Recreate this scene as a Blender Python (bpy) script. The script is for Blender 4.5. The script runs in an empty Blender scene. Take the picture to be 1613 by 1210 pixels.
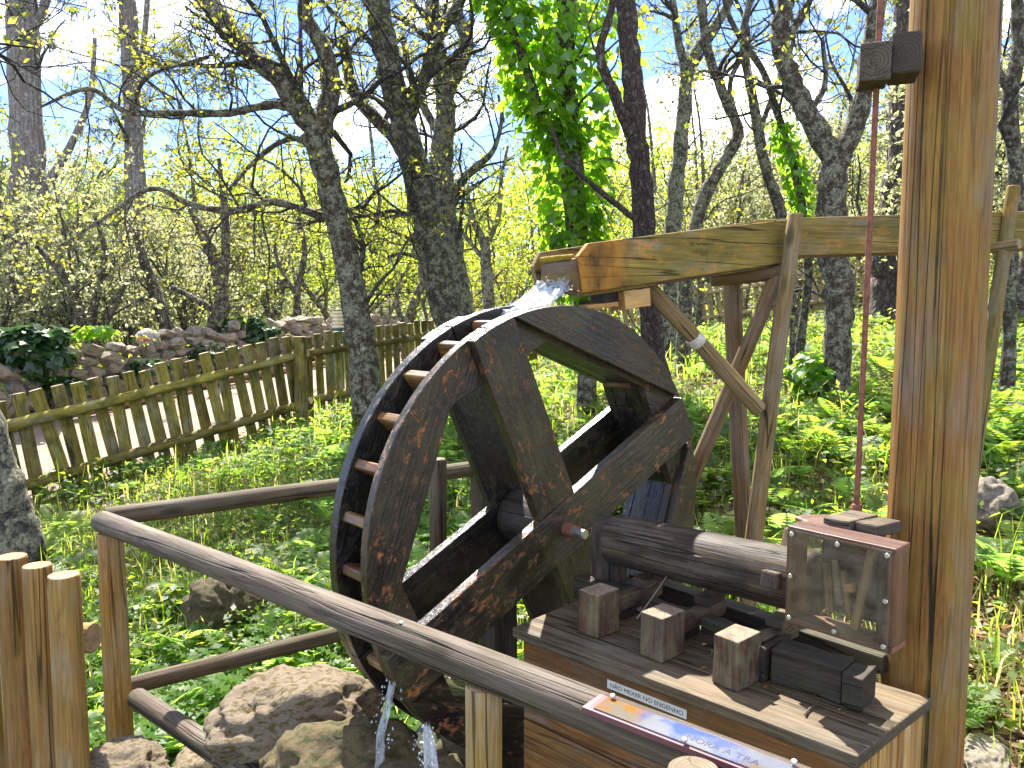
import bpy, bmesh, math, random
import numpy as np
from mathutils import Matrix, Vector, noise as mnoise

R = math.radians
rng = np.random.default_rng(7)
random.seed(7)
scn = bpy.context.scene
COL = scn.collection

# ------------------------------------------------------------------ camera
FPX, PITCH, EYE = 1250.0, R(5.2), 1.6
cd = bpy.data.cameras.new("camera")
cam = bpy.data.objects.new("camera", cd)
COL.objects.link(cam)
cam.location = (0, 0, EYE)
cam.rotation_euler = (R(90) - PITCH, 0, 0)
cd.sensor_width = 36.0
cd.lens = 36.0 * FPX / 1613.0
cd.clip_start, cd.clip_end = 0.05, 2000
scn.camera = cam

# ------------------------------------------------------------------ light
SUN_EL, SUN_AZ = R(53), R(-15)          # azimuth from +Y towards +X
w = bpy.data.worlds.new("World")
scn.world = w
w.use_nodes = True
nt = w.node_tree
nt.nodes.clear()
out = nt.nodes.new("ShaderNodeOutputWorld")
bg = nt.nodes.new("ShaderNodeBackground")
sky = nt.nodes.new("ShaderNodeTexSky")
sky.sky_type = 'NISHITA'
sky.sun_disc = False
sky.sun_elevation = SUN_EL
sky.sun_rotation = SUN_AZ
sky.air_density = 0.35
sky.dust_density = 0.0
sky.ozone_density = 3.5
tcw = nt.nodes.new("ShaderNodeTexCoord")
mpw = nt.nodes.new("ShaderNodeMapping")
mpw.inputs['Scale'].default_value = (2.2, 2.2, 4.0)
mpw.inputs['Location'].default_value = (2.3, 0.9, 0.5)
nzw = nt.nodes.new("ShaderNodeTexNoise")
nzw.inputs['Scale'].default_value = 1.6
nzw.inputs['Detail'].default_value = 7
nzw.inputs['Roughness'].default_value = 0.58
rpw = nt.nodes.new("ShaderNodeMapRange")
rpw.inputs['From Min'].default_value = 0.505
rpw.inputs['From Max'].default_value = 0.67
mxw = nt.nodes.new("ShaderNodeMix")
mxw.data_type = 'RGBA'
mxw.inputs['B'].default_value = (6.6, 6.5, 6.4, 1)
nt.links.new(tcw.outputs['Generated'], mpw.inputs['Vector'])
nt.links.new(mpw.outputs['Vector'], nzw.inputs['Vector'])
nt.links.new(nzw.outputs['Fac'], rpw.inputs['Value'])
nt.links.new(rpw.outputs['Result'], mxw.inputs['Factor'])
hsw = nt.nodes.new("ShaderNodeHueSaturation")
hsw.inputs['Saturation'].default_value = 1.0
hsw.inputs['Hue'].default_value = 0.505
hsw.inputs['Value'].default_value = 0.55
nt.links.new(sky.outputs['Color'], hsw.inputs['Color'])
nt.links.new(hsw.outputs['Color'], mxw.inputs['A'])
nt.links.new(mxw.outputs['Result'], bg.inputs['Color'])
bg.inputs['Strength'].default_value = 0.15
nt.links.new(bg.outputs['Background'], out.inputs['Surface'])

sd = bpy.data.lights.new("sun", 'SUN')
sd.energy = 2.7
sd.angle = R(0.5)
sd.color = (1.0, 0.95, 0.86)
sun = bpy.data.objects.new("sun", sd)
COL.objects.link(sun)
sv = Vector((math.sin(SUN_AZ) * math.cos(SUN_EL), math.cos(SUN_AZ) * math.cos(SUN_EL), math.sin(SUN_EL)))
sun.rotation_euler = sv.to_track_quat('Z', 'Y').to_euler()
sun.location = sv * 40

scn.view_settings.view_transform = 'Standard'
scn.view_settings.look = 'None'
scn.view_settings.gamma = 1
scn.view_settings.use_curve_mapping = False
scn.view_settings.exposure = 2.95
scn.cycles.max_bounces = 8
scn.cycles.transparent_max_bounces = 12
scn.cycles.use_denoising = True

# ------------------------------------------------------------------ geometry of the view
def at(x, y, Y):
    """point seen at pixel (x, y) of the 1613-wide photo at distance Y along the view"""
    u = (x - 806.5) / FPX
    v = (605 - y) / FPX
    d = Vector((u, math.cos(PITCH) + v * math.sin(PITCH), -math.sin(PITCH) + v * math.cos(PITCH)))
    return Vector((0, 0, EYE)) + d * (Y / d.y)

def onz(x, y, z):
    u = (x - 806.5) / FPX
    v = (605 - y) / FPX
    d = Vector((u, math.cos(PITCH) + v * math.sin(PITCH), -math.sin(PITCH) + v * math.cos(PITCH)))
    return Vector((0, 0, EYE)) + d * ((z - EYE) / d.z)

def ground_z(X, Y):
    X = np.asarray(X, float); Y = np.asarray(Y, float)
    s = 0.125 * (np.minimum(X, -1) + 4.3) + 0.125 * (Y - 6.7)
    s = np.maximum(s, -0.25)
    b = -0.1 + 0.7 * np.tanh(s / 0.7)
    t = np.maximum(X - 0.6, 0)
    r = 0.42 * (1 - np.exp(-t / 0.6)) + 0.05 * t + 0.06 * np.maximum(X - 4, 0)
    r = np.minimum(r, 6.0)
    pit = 0.22 * np.exp(-(((X - 0.1) / 0.75) ** 2 + ((Y - 2.5) / 0.7) ** 2))
    far = 0.17 * np.maximum(Y - 27, 0)
    bump = 0.03 * np.sin(X * 2.3 + Y * 1.1) * np.sin(Y * 1.9 - X * .7) + 0.015 * np.sin(X * 5.1 + 1) * np.sin(Y * 4.3)
    return b + r - pit + 8.0 * np.tanh(far / 8.0) + bump

# ------------------------------------------------------------------ object helpers
WORLD = {}

def tag(o, label=None, cat=None, group=None, kind=None):
    if label: o['label'] = label
    if cat: o['category'] = cat
    if group: o['group'] = group
    if kind: o['kind'] = kind
    return o

def thing(name, label, cat, M=None, group=None):
    o = bpy.data.objects.new(name, None)
    COL.objects.link(o)
    M = Matrix.Translation(M) if isinstance(M, Vector) else (M or Matrix())
    o.matrix_world = M
    o.empty_display_size = 0.1
    WORLD[o.name] = M.copy()
    return tag(o, label, cat, group)

def link(name, me, mat, parent=None, M=None, smooth=False, bevel=0):
    o = bpy.data.objects.new(name, me)
    COL.objects.link(o)
    if mat is not None and not me.materials:
        me.materials.append(mat)
    M = M or Matrix()
    if parent is not None:
        o.parent = parent
        o.matrix_basis = WORLD[parent.name].inverted() @ M
    else:
        o.matrix_basis = M
    WORLD[o.name] = M.copy()
    if smooth:
        me.polygons.foreach_set("use_smooth", np.ones(len(me.polygons), bool))
    if bevel:
        b = o.modifiers.new("bevel", 'BEVEL')
        b.width = bevel
        b.segments = 2
        b.limit_method = 'ANGLE'
        b.angle_limit = R(35)
    return o

def np_mesh(name, V, F):
    V = np.asarray(V, np.float32); F = np.asarray(F, np.int32)
    me = bpy.data.meshes.new(name)
    me.vertices.add(len(V)); me.vertices.foreach_set("co", V.ravel())
    k = F.shape[1]
    me.loops.add(F.size); me.loops.foreach_set("vertex_index", F.ravel())
    me.polygons.add(len(F))
    me.polygons.foreach_set("loop_start", np.arange(0, F.size, k, dtype=np.int32))
    me.polygons.foreach_set("loop_total", np.full(len(F), k, np.int32))
    me.update(calc_edges=True)
    return me

def bm_mesh(name, bm):
    bmesh.ops.recalc_face_normals(bm, faces=bm.faces)
    me = bpy.data.meshes.new(name)
    bm.to_mesh(me)
    bm.free()
    return me

def frame(p0, p1, up=Vector((0, 0, 1)), mid=True):
    """matrix with local X from p0 to p1, local Z towards up"""
    x = (p1 - p0).normalized()
    if abs(x.dot(up)) > 0.97:
        up = Vector((0.7, -0.7, 0.0))
    y = up.cross(x).normalized()
    z = x.cross(y)
    c = (p0 + p1) / 2 if mid else p0
    M = Matrix((x, y, z)).transposed().to_4x4()
    M.translation = c
    return M

def plank(name, p0, p1, wd, th, mat, parent, up=Vector((0, 0, 1)), bev=0.004, jit=0.002, seg=3, ends=(0, 0)):
    """board of width wd (local Y) and thickness th (local Z) from p0 to p1"""
    L = (p1 - p0).length
    M = frame(p0, p1, up)
    bm = bmesh.new()
    rings = []
    for i in range(seg + 1):
        t = i / seg - 0.5
        dx = ends[0] if i == 0 else (ends[1] if i == seg else 0)
        j = lambda: random.uniform(-jit, jit)
        rings.append([bm.verts.new((t * L + (dx if sz > 0 else 0), sy * wd / 2 + j(), sz * th / 2 + j()))
                      for sy, sz in ((-1, -1), (1, -1), (1, 1), (-1, 1))])
    for a, b in zip(rings, rings[1:]):
        for k in range(4):
            bm.faces.new((a[k], a[(k + 1) % 4], b[(k + 1) % 4], b[k]))
    bm.faces.new(rings[0]); bm.faces.new(rings[-1])
    return link(name, bm_mesh(name, bm), mat, parent, M, bevel=bev)

def log(name, p0, p1, r0, r1, mat, parent, n=20, seg=14, bend=0.0, rough=0.03, half=False, rnd=0.35):
    """round timber with a slightly wavy surface and eased ends, local X along it"""
    L = (p1 - p0).length
    M = frame(p0, p1)
    sx = random.uniform(0, 50)
    ts = [0, rnd * r0 / L * 0.35, rnd * r0 / L] + list(np.linspace(0, 1, seg + 1)[1:-1]) + [1 - rnd * r1 / L, 1 - rnd * r1 / L * 0.35, 1]
    sc = [1 - rnd * 0.55, 1 - rnd * 0.18] + [1] * (len(ts) - 4) + [1 - rnd * 0.18, 1 - rnd * 0.55]
    V, F = [], []
    by, bz = random.uniform(-1, 1) * bend, random.uniform(-1, 1) * bend
    for t, s in zip(ts, sc):
        for k in range(n):
            a = 2 * math.pi * k / n
            rr = (r0 + (r1 - r0) * t) * s
            q = mnoise.noise(Vector((t * L * 3 + sx, math.cos(a) * 1.3, math.sin(a) * 1.3)))
            rr *= 1 + rough * 2 * q
            V.append(((t - .5) * L, rr * math.cos(a) + by * math.sin(math.pi * t),
                      rr * math.sin(a) + bz * math.sin(math.pi * t)))
    m = len(ts)
    F = [(i * n + k, i * n + (k + 1) % n, (i + 1) * n + (k + 1) % n, (i + 1) * n + k) for i in range(m - 1) for k in range(n)]
    F.append(tuple(range(n - 1, -1, -1))); F.append(tuple(range((m - 1) * n, m * n)))
    me = bpy.data.meshes.new(name)
    me.from_pydata(V, [], F)
    o = link(name, me, mat, parent, M, smooth=True)
    me.polygons[-1].use_smooth = False
    me.polygons[-2].use_smooth = False
    return o

def prism(name, poly, y0, y1, mat, parent, M, bev=0.003):
    """polygon (a, b) in local XZ pulled from y0 to y1"""
    bm = bmesh.new()
    a = [bm.verts.new((p[0], y0, p[1])) for p in poly]
    b = [bm.verts.new((p[0], y1, p[1])) for p in poly]
    bm.faces.new(a); bm.faces.new(b[::-1])
    n = len(poly)
    for i in range(n):
        bm.faces.new((a[i], b[i], b[(i + 1) % n], a[(i + 1) % n]))
    return link(name, bm_mesh(name, bm), mat, parent, M, bevel=bev)

def rock_mesh(name, sub=3, amp=0.25, seed=0, flat=1.0, freq=1.3):
    rough = sub > 3
    bm = bmesh.new()
    bmesh.ops.create_icosphere(bm, subdivisions=sub, radius=1)
    o = Vector((seed * 7.31, seed * 3.7, seed * 1.9))
    for v in bm.verts:
        d = v.co.normalized()
        k = mnoise.fractal(d * freq + o, 0.9, 2.1, 5) * amp
        k2 = mnoise.voronoi(d * freq * 1.2 + o)[0][0] * amp * 1.3
        if rough:
            rm = mnoise.ridged_multi_fractal(d * 2.2 + o, 0.8, 2.2, 5, 1.0, 2.0)
            k = k * 0.75 + (rm - 1.0) * 0.10 + mnoise.noise(d * 14 + o) * 0.02; k2 *= 0.5
        v.co = d * (0.92 + k + k2)
        v.co.z *= flat
    me = bpy.data.meshes.new(name)
    bm.to_mesh(me); bm.free()
    return me

def hull_stone(name, seed):
    r = random.Random(seed)
    bm = bmesh.new()
    for i in range(22):
        v = Vector((r.gauss(0, 1), r.gauss(0, 1), r.gauss(0, 1))).normalized()
        v = Vector([math.copysign(abs(c) ** 0.7, c) for c in v])
        bm.verts.new(v * r.uniform(0.8, 1.05) * 0.55)
    g = bmesh.ops.convex_hull(bm, input=bm.verts)
    bmesh.ops.delete(bm, geom=[v for v in bm.verts if not v.link_faces], context='VERTS')
    return bm_mesh(name, bm)

# ------------------------------------------------------------------ materials
def nodes(name):
    m = bpy.data.materials.new(name)
    m.use_nodes = True
    return m, m.node_tree, m.node_tree.nodes['Principled BSDF']

def N(nt, typ, ins=None, **props):
    n = nt.nodes.new("ShaderNode" + typ)
    for k, v in props.items():
        setattr(n, k, v)
    for k, v in (ins or {}).items():
        if hasattr(v, 'is_output') or isinstance(v, bpy.types.NodeSocket):
            nt.links.new(v, n.inputs[k])
        else:
            n.inputs[k].default_value = v
    return n

def mixc(nt, fac, a, b, blend='MIX'):
    n = nt.nodes.new("ShaderNodeMix"); n.data_type = 'RGBA'; n.blend_type = blend
    for s, v in (('Factor', fac), ('A', a), ('B', b)):
        if isinstance(v, bpy.types.NodeSocket): nt.links.new(v, n.inputs[s])
        elif s == 'Factor': n.inputs[s].default_value = v
        else: n.inputs[s].default_value = (*v, 1)
    return n.outputs['Result']

def mrange(nt, val, a, b, c=0.0, d=1.0, smooth=False):
    n = N(nt, "MapRange", {'Value': val, 'From Min': a, 'From Max': b, 'To Min': c, 'To Max': d})
    if smooth: n.interpolation_type = 'SMOOTHSTEP'
    return n.outputs['Result']

def math_(nt, op, a, b=0.0):
    n = nt.nodes.new("ShaderNodeMath"); n.operation = op
    for i, v in enumerate((a, b)):
        if isinstance(v, bpy.types.NodeSocket): nt.links.new(v, n.inputs[i])
        else: n.inputs[i].default_value = v
    return n.outputs[0]

def objvec(nt, scale, rnd=True):
    tc = N(nt, "TexCoord")
    v = tc.outputs['Object']
    if rnd:
        oi = N(nt, "ObjectInfo")
        k = math_(nt, 'MULTIPLY', oi.outputs['Random'], 37.0)
        cx = N(nt, "CombineXYZ", {'X': k, 'Y': k, 'Z': k})
        va = N(nt, "VectorMath", {0: v, 1: cx.outputs[0]}); va.operation = 'ADD'
        v = va.outputs[0]
    mp = N(nt, "Mapping", {'Vector': v, 'Scale': scale})
    return mp.outputs[0]

def noise_(nt, vec, scale=1.0, detail=4, rough=0.55, dist=0.0):
    return N(nt, "TexNoise", {'Vector': vec, 'Scale': scale, 'Detail': detail, 'Roughness': rough, 'Distortion': dist}).outputs['Fac']

def wood(name, dark, light, rough=0.75, moss=None, moss_amt=0.4, crack=0.6, end=None, stain=0.5, sc=1.0, spec=0.18, flake=None, bump=0.75, longcrack=None):
    m, nt, p = nodes(name)
    g = noise_(nt, objvec(nt, (1.1 * sc, 26 * sc, 26 * sc)), 1.6, 6, 0.6, 0.35)
    big = noise_(nt, objvec(nt, (2.0 * sc, 6 * sc, 6 * sc)), 1.0, 4)
    col = mixc(nt, mrange(nt, g, 0.3, 0.72), dark, light)
    col = mixc(nt, mrange(nt, big, 0.35, 0.7, 0, stain), col, tuple(c * 0.42 for c in dark))
    # fine fibres, knots and grey weathering
    fib = noise_(nt, objvec(nt, (7 * sc, 150 * sc, 150 * sc)), 1.0, 3, 0.6)
    col = mixc(nt, mrange(nt, fib, 0.42, 0.70, 0, 0.55), col, tuple(c * 0.35 for c in dark))
    gw = noise_(nt, objvec(nt, (3.0, 9, 9)), 1.0, 6, 0.7)
    gl = 0.5 * (light[0] + light[1]) * 0.78
    col = mixc(nt, mrange(nt, gw, 0.48, 0.66, 0, 0.5), col, (gl, gl * 0.92, gl * 0.80))
    kv = N(nt, "TexVoronoi", {'Vector': objvec(nt, (2.6, 7, 7)), 'Scale': 1.0}).outputs['Distance']
    kn = math_(nt, 'MULTIPLY', mrange(nt, kv, 0.07, 0.15, 1.0, 0.0), 0.8)
    col = mixc(nt, kn, col, tuple(c * 0.3 for c in dark))
    # growth-ring bands that run along the board
    rb = noise_(nt, objvec(nt, (0.5 * sc, 9 * sc, 9 * sc)), 2.2, 2, 0.5, 0.8)
    wv = math_(nt, 'SINE', math_(nt, 'MULTIPLY', rb, 70.0))
    col = mixc(nt, mrange(nt, wv, 0.2, 1.0, 0, 0.32), col, tuple(c * 0.5 for c in dark))
    cr = noise_(nt, objvec(nt, (0.45 * sc, 15 * sc, 15 * sc)), 1.0, 3, 0.5, 0.25)
    ck = mrange(nt, math_(nt, 'ABSOLUTE', math_(nt, 'SUBTRACT', cr, 0.5)), 0.003, 0.012, 1.0, 0.0)
    gate = mrange(nt, noise_(nt, objvec(nt, (1.2 * sc, 4, 4)), 1.3, 1), 0.40, 0.50)
    ck = math_(nt, 'MULTIPLY', math_(nt, 'MULTIPLY', ck, gate), crack)
    if longcrack:
        lc_ = noise_(nt, objvec(nt, (longcrack, 19, 19)), 1.0, 2, 0.5, 0.12)
        lk_ = mrange(nt, math_(nt, 'ABSOLUTE', math_(nt, 'SUBTRACT', lc_, 0.49)), 0.003, 0.012, 0.95, 0.0)
        gl_ = mrange(nt, noise_(nt, objvec(nt, (0.35, 7, 7)), 1.3, 1), 0.40, 0.47)
        ck = math_(nt, 'MAXIMUM', math_(nt, 'MULTIPLY', ck, 0.4), math_(nt, 'MULTIPLY', lk_, gl_))
    col = mixc(nt, ck, col, (0.012, 0.009, 0.006))
    if flake:
        fl = noise_(nt, objvec(nt, (12, 22, 22)), 1.0, 7, 0.7)
        fm = noise_(nt, objvec(nt, (2.2, 2.6, 2.6)), 1.0, 2)
        k = math_(nt, 'MULTIPLY', mrange(nt, fl, 0.53, 0.58), mrange(nt, fm, 0.48, 0.56))
        col = mixc(nt, math_(nt, 'MULTIPLY', k, flake[1]), col, flake[0])
    if moss:
        ms = noise_(nt, objvec(nt, (4 * sc, 7 * sc, 7 * sc)), 1.3, 7, 0.7)
        col = mixc(nt, mrange(nt, ms, 0.44, 0.66, 0, moss_amt), col, moss)
    if end:
        ge = N(nt, "NewGeometry")
        vt = N(nt, "VectorTransform", {'Vector': ge.outputs['True Normal']}, vector_type='NORMAL', convert_from='WORLD', convert_to='OBJECT')
        sp = N(nt, "SeparateXYZ", {0: vt.outputs[0]})
        em = mrange(nt, math_(nt, 'ABSOLUTE', sp.outputs[0]), 0.75, 0.85)
        rg = N(nt, "TexWave", {'Vector': objvec(nt, (1, 1, 1), False), 'Scale': 42.0, 'Distortion': 3.0, 'Detail': 2.0}, wave_type='RINGS', rings_direction='X').outputs['Fac']
        ec = mixc(nt, mrange(nt, rg, 0.2, 0.8, 0, 0.65), end, tuple(c * 0.45 for c in end))
        ec = mixc(nt, mrange(nt, noise_(nt, objvec(nt, (20, 20, 20)), 1, 4), 0.45, 0.7), ec, tuple(c * 0.6 for c in end))
        col = mixc(nt, em, col, ec)
    oi = N(nt, "ObjectInfo")
    hv = N(nt, "HueSaturation", {'Color': col, 'Value': mrange(nt, oi.outputs['Random'], 0, 1, 0.74, 1.22), 'Hue': mrange(nt, oi.outputs['Random'], 0, 1, 0.493, 0.507)})
    nt.links.new(hv.outputs[0], p.inputs['Base Color'])
    p.inputs['Specular IOR Level'].default_value = spec
    nt.links.new(mrange(nt, g, 0.2, 0.8, max(0.05, rough - 0.12), min(1, rough + 0.1)), p.inputs['Roughness'])
    h = math_(nt, 'SUBTRACT', math_(nt, 'ADD', math_(nt, 'MULTIPLY', g, 0.5), math_(nt, 'MULTIPLY', fib, 0.35)), math_(nt, 'MULTIPLY', ck, 1.5))
    b = N(nt, "Bump", {'Height': h, 'Strength': bump, 'Distance': 0.006})
    nt.links.new(b.outputs[0], p.inputs['Normal'])
    return m

def wet_wheel(name, dark, tint, flake, fl_amt, rough):
    m, nt, p = nodes(name)
    g = noise_(nt, objvec(nt, (3, 30, 30)), 1.4, 6, 0.6, 0.3)
    fine = noise_(nt, objvec(nt, (40, 60, 60)), 1.0, 5, 0.65)
    big = noise_(nt, objvec(nt, (5, 7, 7)), 1.0, 5, 0.6)
    col = mixc(nt, mrange(nt, g, 0.35, 0.7), dark, tuple(c * 1.9 for c in dark))
    col = mixc(nt, mrange(nt, big, 0.4, 0.62, 0, 0.85), col, tint)
    rid = noise_(nt, objvec(nt, (5, 110, 110)), 1.0, 4, 0.6)
    col = mixc(nt, mrange(nt, rid, 0.45, 0.68, 0, 0.65), col, tuple(c * 0.35 for c in dark))
    alg = noise_(nt, objvec(nt, (6, 11, 11)), 1.0, 6, 0.7)
    col = mixc(nt, mrange(nt, alg, 0.52, 0.66, 0, 0.55), col, (0.055, 0.055, 0.018))
    f1 = noise_(nt, objvec(nt, (22, 40, 40)), 1.0, 9, 0.8)
    f2 = noise_(nt, objvec(nt, (7, 9, 9)), 1.0, 5, 0.65)
    k = math_(nt, 'MULTIPLY', mrange(nt, f1, 0.545, 0.58), mrange(nt, f2, 0.42, 0.60))
    k = math_(nt, 'MULTIPLY', k, fl_amt)
    fc = mixc(nt, mrange(nt, fine, 0.35, 0.65), flake, tuple(c * 0.4 for c in flake))
    col = mixc(nt, k, col, fc)
    speck = mrange(nt, fine, 0.66, 0.72, 0, 0.55)
    col = mixc(nt, speck, col, (0.16, 0.14, 0.09))
    nt.links.new(col, p.inputs['Base Color'])
    nt.links.new(mrange(nt, big, 0.3, 0.7, rough - 0.1, rough + 0.16), p.inputs['Roughness'])
    p.inputs['Specular IOR Level'].default_value = 0.5
    b = N(nt, "Bump", {'Height': math_(nt, 'ADD', math_(nt, 'ADD', fine, rid), math_(nt, 'MULTIPLY', k, -0.8)), 'Strength': 0.75, 'Distance': 0.004})
    nt.links.new(b.outputs[0], p.inputs['Normal'])
    return m

def bark(name, dark, mid, lichen, amt, scale=1.0, vert=0.35, moss=None):
    m, nt, p = nodes(name)
    vec = objvec(nt, (scale, scale, scale * vert))
    vo = N(nt, "TexVoronoi", {'Vector': vec, 'Scale': 22.0}, feature='DISTANCE_TO_EDGE').outputs['Distance']
    v2 = objvec(nt, (scale, scale, scale))
    n1 = noise_(nt, v2, 13.0, 9, 0.78)
    n2 = noise_(nt, v2, 2.0, 4)
    n3 = noise_(nt, v2, 48.0, 6, 0.75)
    col = mixc(nt, mrange(nt, vo, 0.0, 0.16), dark, mid)
    col = mixc(nt, mrange(nt, n3, 0.35, 0.7), tuple(c * 0.6 for c in dark), col)
    if moss:
        col = mixc(nt, mrange(nt, n2, 0.52, 0.64, 0, 0.8), col, moss)
    lk = math_(nt, 'MULTIPLY', mrange(nt, n1, 0.555 - 0.075 * amt, 0.61 - 0.075 * amt), mrange(nt, n3, 0.38, 0.55, 0.25, 1))
    lc = mixc(nt, n3, tuple(c * 0.6 for c in lichen), tuple(min(1, c * 1.25) for c in lichen))
    col = mixc(nt, lk, col, lc)
    nt.links.new(col, p.inputs['Base Color'])
    p.inputs['Roughness'].default_value = 0.9
    h = math_(nt, 'ADD', mrange(nt, vo, 0, 0.2), math_(nt, 'ADD', n3, math_(nt, 'MULTIPLY', lk, 0.4)))
    b = N(nt, "Bump", {'Height': h, 'Strength': 1.0, 'Distance': 0.035})
    nt.links.new(b.outputs[0], p.inputs['Normal'])
    return m

def leaf(name, cols, trans=0.55, tval=3.8, gloss=0.018, rough=0.5):
    m, nt, p = nodes(name)
    nt.nodes.remove(p)
    o = nt.nodes['Material Output']
    ge = N(nt, "NewGeometry")
    rp = nt.nodes.new("ShaderNodeValToRGB")
    nt.links.new(ge.outputs['Random Per Island'], rp.inputs[0])
    e = rp.color_ramp.elements
    while len(e) < len(cols): e.new(0.5)
    for i, c in enumerate(cols):
        e[i].position = i / (len(cols) - 1)
        e[i].color = (*c, 1)
    col = rp.outputs[0]
    tc = N(nt, "HueSaturation", {'Color': col, 'Hue': 0.485, 'Saturation': 1.08, 'Value': tval}).outputs[0]
    df = N(nt, "BsdfDiffuse", {'Color': col})
    tr = N(nt, "BsdfTranslucent", {'Color': tc})
    mx = N(nt, "MixShader", {0: trans, 1: df.outputs[0], 2: tr.outputs[0]})
    gl = N(nt, "BsdfGlossy", {'Color': (1, 1, 1, 1), 'Roughness': rough})
    m2 = N(nt, "MixShader", {0: gloss, 1: mx.outputs[0], 2: gl.outputs[0]})
    nt.links.new(m2.outputs[0], o.inputs[0])
    return m

def stone_mat(name, a, b, c, moss=None, amt=0.5, scale=1.0):
    m, nt, p = nodes(name)
    v = objvec(nt, (scale,) * 3)
    n1 = noise_(nt, v, 3.0, 8, 0.7)
    n2 = noise_(nt, v, 13.0, 8, 0.75)
    n3 = noise_(nt, v, 1.4, 3)
    col = mixc(nt, mrange(nt, n1, 0.35, 0.65), a, b)
    col = mixc(nt, mrange(nt, n2, 0.52, 0.66), col, c)
    col = mixc(nt, mrange(nt, n2, 0.30, 0.40, 0.6, 0), col, tuple(x * 0.4 for x in a))
    if moss:
        col = mixc(nt, mrange(nt, n3, 0.5, 0.6, 0, amt), col, moss)
    oi = N(nt, "ObjectInfo")
    hv = N(nt, "HueSaturation", {'Color': col, 'Value': mrange(nt, oi.outputs['Random'], 0, 1, 0.75, 1.2)})
    nt.links.new(hv.outputs[0], p.inputs['Base Color'])
    p.inputs['Roughness'].default_value = 0.88
    bp = N(nt, "Bump", {'Height': math_(nt, 'ADD', n2, n1), 'Strength': 0.8, 'Distance': 0.03})
    nt.links.new(bp.outputs[0], p.inputs['Normal'])
    return m

def plain(name, col, rough=0.5, metal=0.0, spec=0.5, var=0.25, sc=30.0, bump=0.0, emit=None):
    m, nt, p = nodes(name)
    n1 = noise_(nt, objvec(nt, (1, 1, 1)), sc, 5, 0.65)
    c = mixc(nt, mrange(nt, n1, 0.3, 0.7), tuple(x * (1 - var) for x in col), tuple(min(1, x * (1 + var)) for x in col))
    nt.links.new(c, p.inputs['Base Color'])
    p.inputs['Roughness'].default_value = rough
    p.inputs['Metallic'].default_value = metal
    p.inputs['Specular IOR Level'].default_value = spec
    if bump:
        b = N(nt, "Bump", {'Height': n1, 'Strength': bump, 'Distance': 0.004})
        nt.links.new(b.outputs[0], p.inputs['Normal'])
    return m

M_RAIL = wood("rail_wood", (0.085, 0.060, 0.042), (0.23, 0.182, 0.14), 0.72, moss=(0.10, 0.10, 0.035), moss_amt=0.25, crack=0.9, end=(0.30, 0.23, 0.14), stain=0.35, longcrack=0.35)
M_RAILDARK = wood("dark_rail_wood", (0.055, 0.036, 0.022), (0.175, 0.125, 0.083), 0.8, moss=(0.08, 0.08, 0.03), moss_amt=0.25, crack=0.9, end=(0.2, 0.15, 0.1))
M_POSTY = wood("yellow_post_wood", (0.22, 0.115, 0.033), (0.43, 0.255, 0.08), 0.75, moss=(0.16, 0.14, 0.03), moss_amt=0.25, crack=0.8, end=(0.40, 0.27, 0.14), stain=0.25)
M_POST = wood("tall_post_wood", (0.16, 0.066, 0.017), (0.285, 0.135, 0.038), 0.7, moss=(0.17, 0.135, 0.025), moss_amt=0.4, crack=0.8, end=(0.3, 0.2, 0.1), stain=0.25, longcrack=0.16)
M_PICKET = wood("picket_wood", (0.19, 0.145, 0.024), (0.40, 0.33, 0.07), 0.85, moss=(0.05, 0.048, 0.010), moss_amt=0.85, crack=0.9, end=(0.5, 0.42, 0.28), stain=0.75)
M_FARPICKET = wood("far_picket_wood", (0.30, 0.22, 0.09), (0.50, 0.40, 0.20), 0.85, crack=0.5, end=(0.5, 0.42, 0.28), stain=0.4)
M_FLUME = wood("flume_wood", (0.15, 0.095, 0.022), (0.34, 0.24, 0.06), 0.75, moss=(0.09, 0.085, 0.016), moss_amt=0.55, crack=0.9, end=(0.3, 0.2, 0.09), stain=0.6, flake=((0.40, 0.17, 0.035), 0.5))
M_TRESTLE = wood("trestle_wood", (0.15, 0.09, 0.038), (0.37, 0.245, 0.11), 0.8, moss=(0.10, 0.09, 0.03), moss_amt=0.3, crack=0.9, end=(0.35, 0.25, 0.13), stain=0.4)
M_FRESH = wood("fresh_wood", (0.34, 0.17, 0.05), (0.55, 0.32, 0.11), 0.65, crack=0.5, end=(0.45, 0.22, 0.07), stain=0.2)
M_LID = wood("lid_wood", (0.072, 0.047, 0.027), (0.20, 0.145, 0.09), 0.62, moss=(0.05, 0.045, 0.02), moss_amt=0.35, crack=0.9, end=(0.08, 0.06, 0.045), stain=0.6)
M_BOX = wood("box_wood", (0.17, 0.072, 0.02), (0.40, 0.20, 0.058), 0.7, moss=(0.07, 0.05, 0.022), moss_amt=0.6, crack=0.6, end=(0.3, 0.17, 0.07), stain=0.7)
M_SLAT = wood("slat_wood", (0.34, 0.17, 0.045), (0.58, 0.33, 0.10), 0.7, crack=0.5, end=(0.35, 0.2, 0.08), stain=0.25)
M_BLOCK = wood("hammer_wood", (0.068, 0.030, 0.020), (0.165, 0.096, 0.068), 0.75, moss=(0.15, 0.135, 0.075), moss_amt=0.75, crack=0.6, end=(0.22, 0.16, 0.115), stain=0.6, sc=2.4)
M_DARKT = wood("dark_timber", (0.030, 0.024, 0.019), (0.11, 0.088, 0.07), 0.7, moss=(0.065, 0.065, 0.028), moss_amt=0.55, crack=0.9, end=(0.05, 0.04, 0.03))
M_BRACKET = wood("bracket_wood", (0.06, 0.043, 0.03), (0.14, 0.105, 0.07), 0.75, crack=0.8, end=(0.075, 0.057, 0.042))
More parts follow.
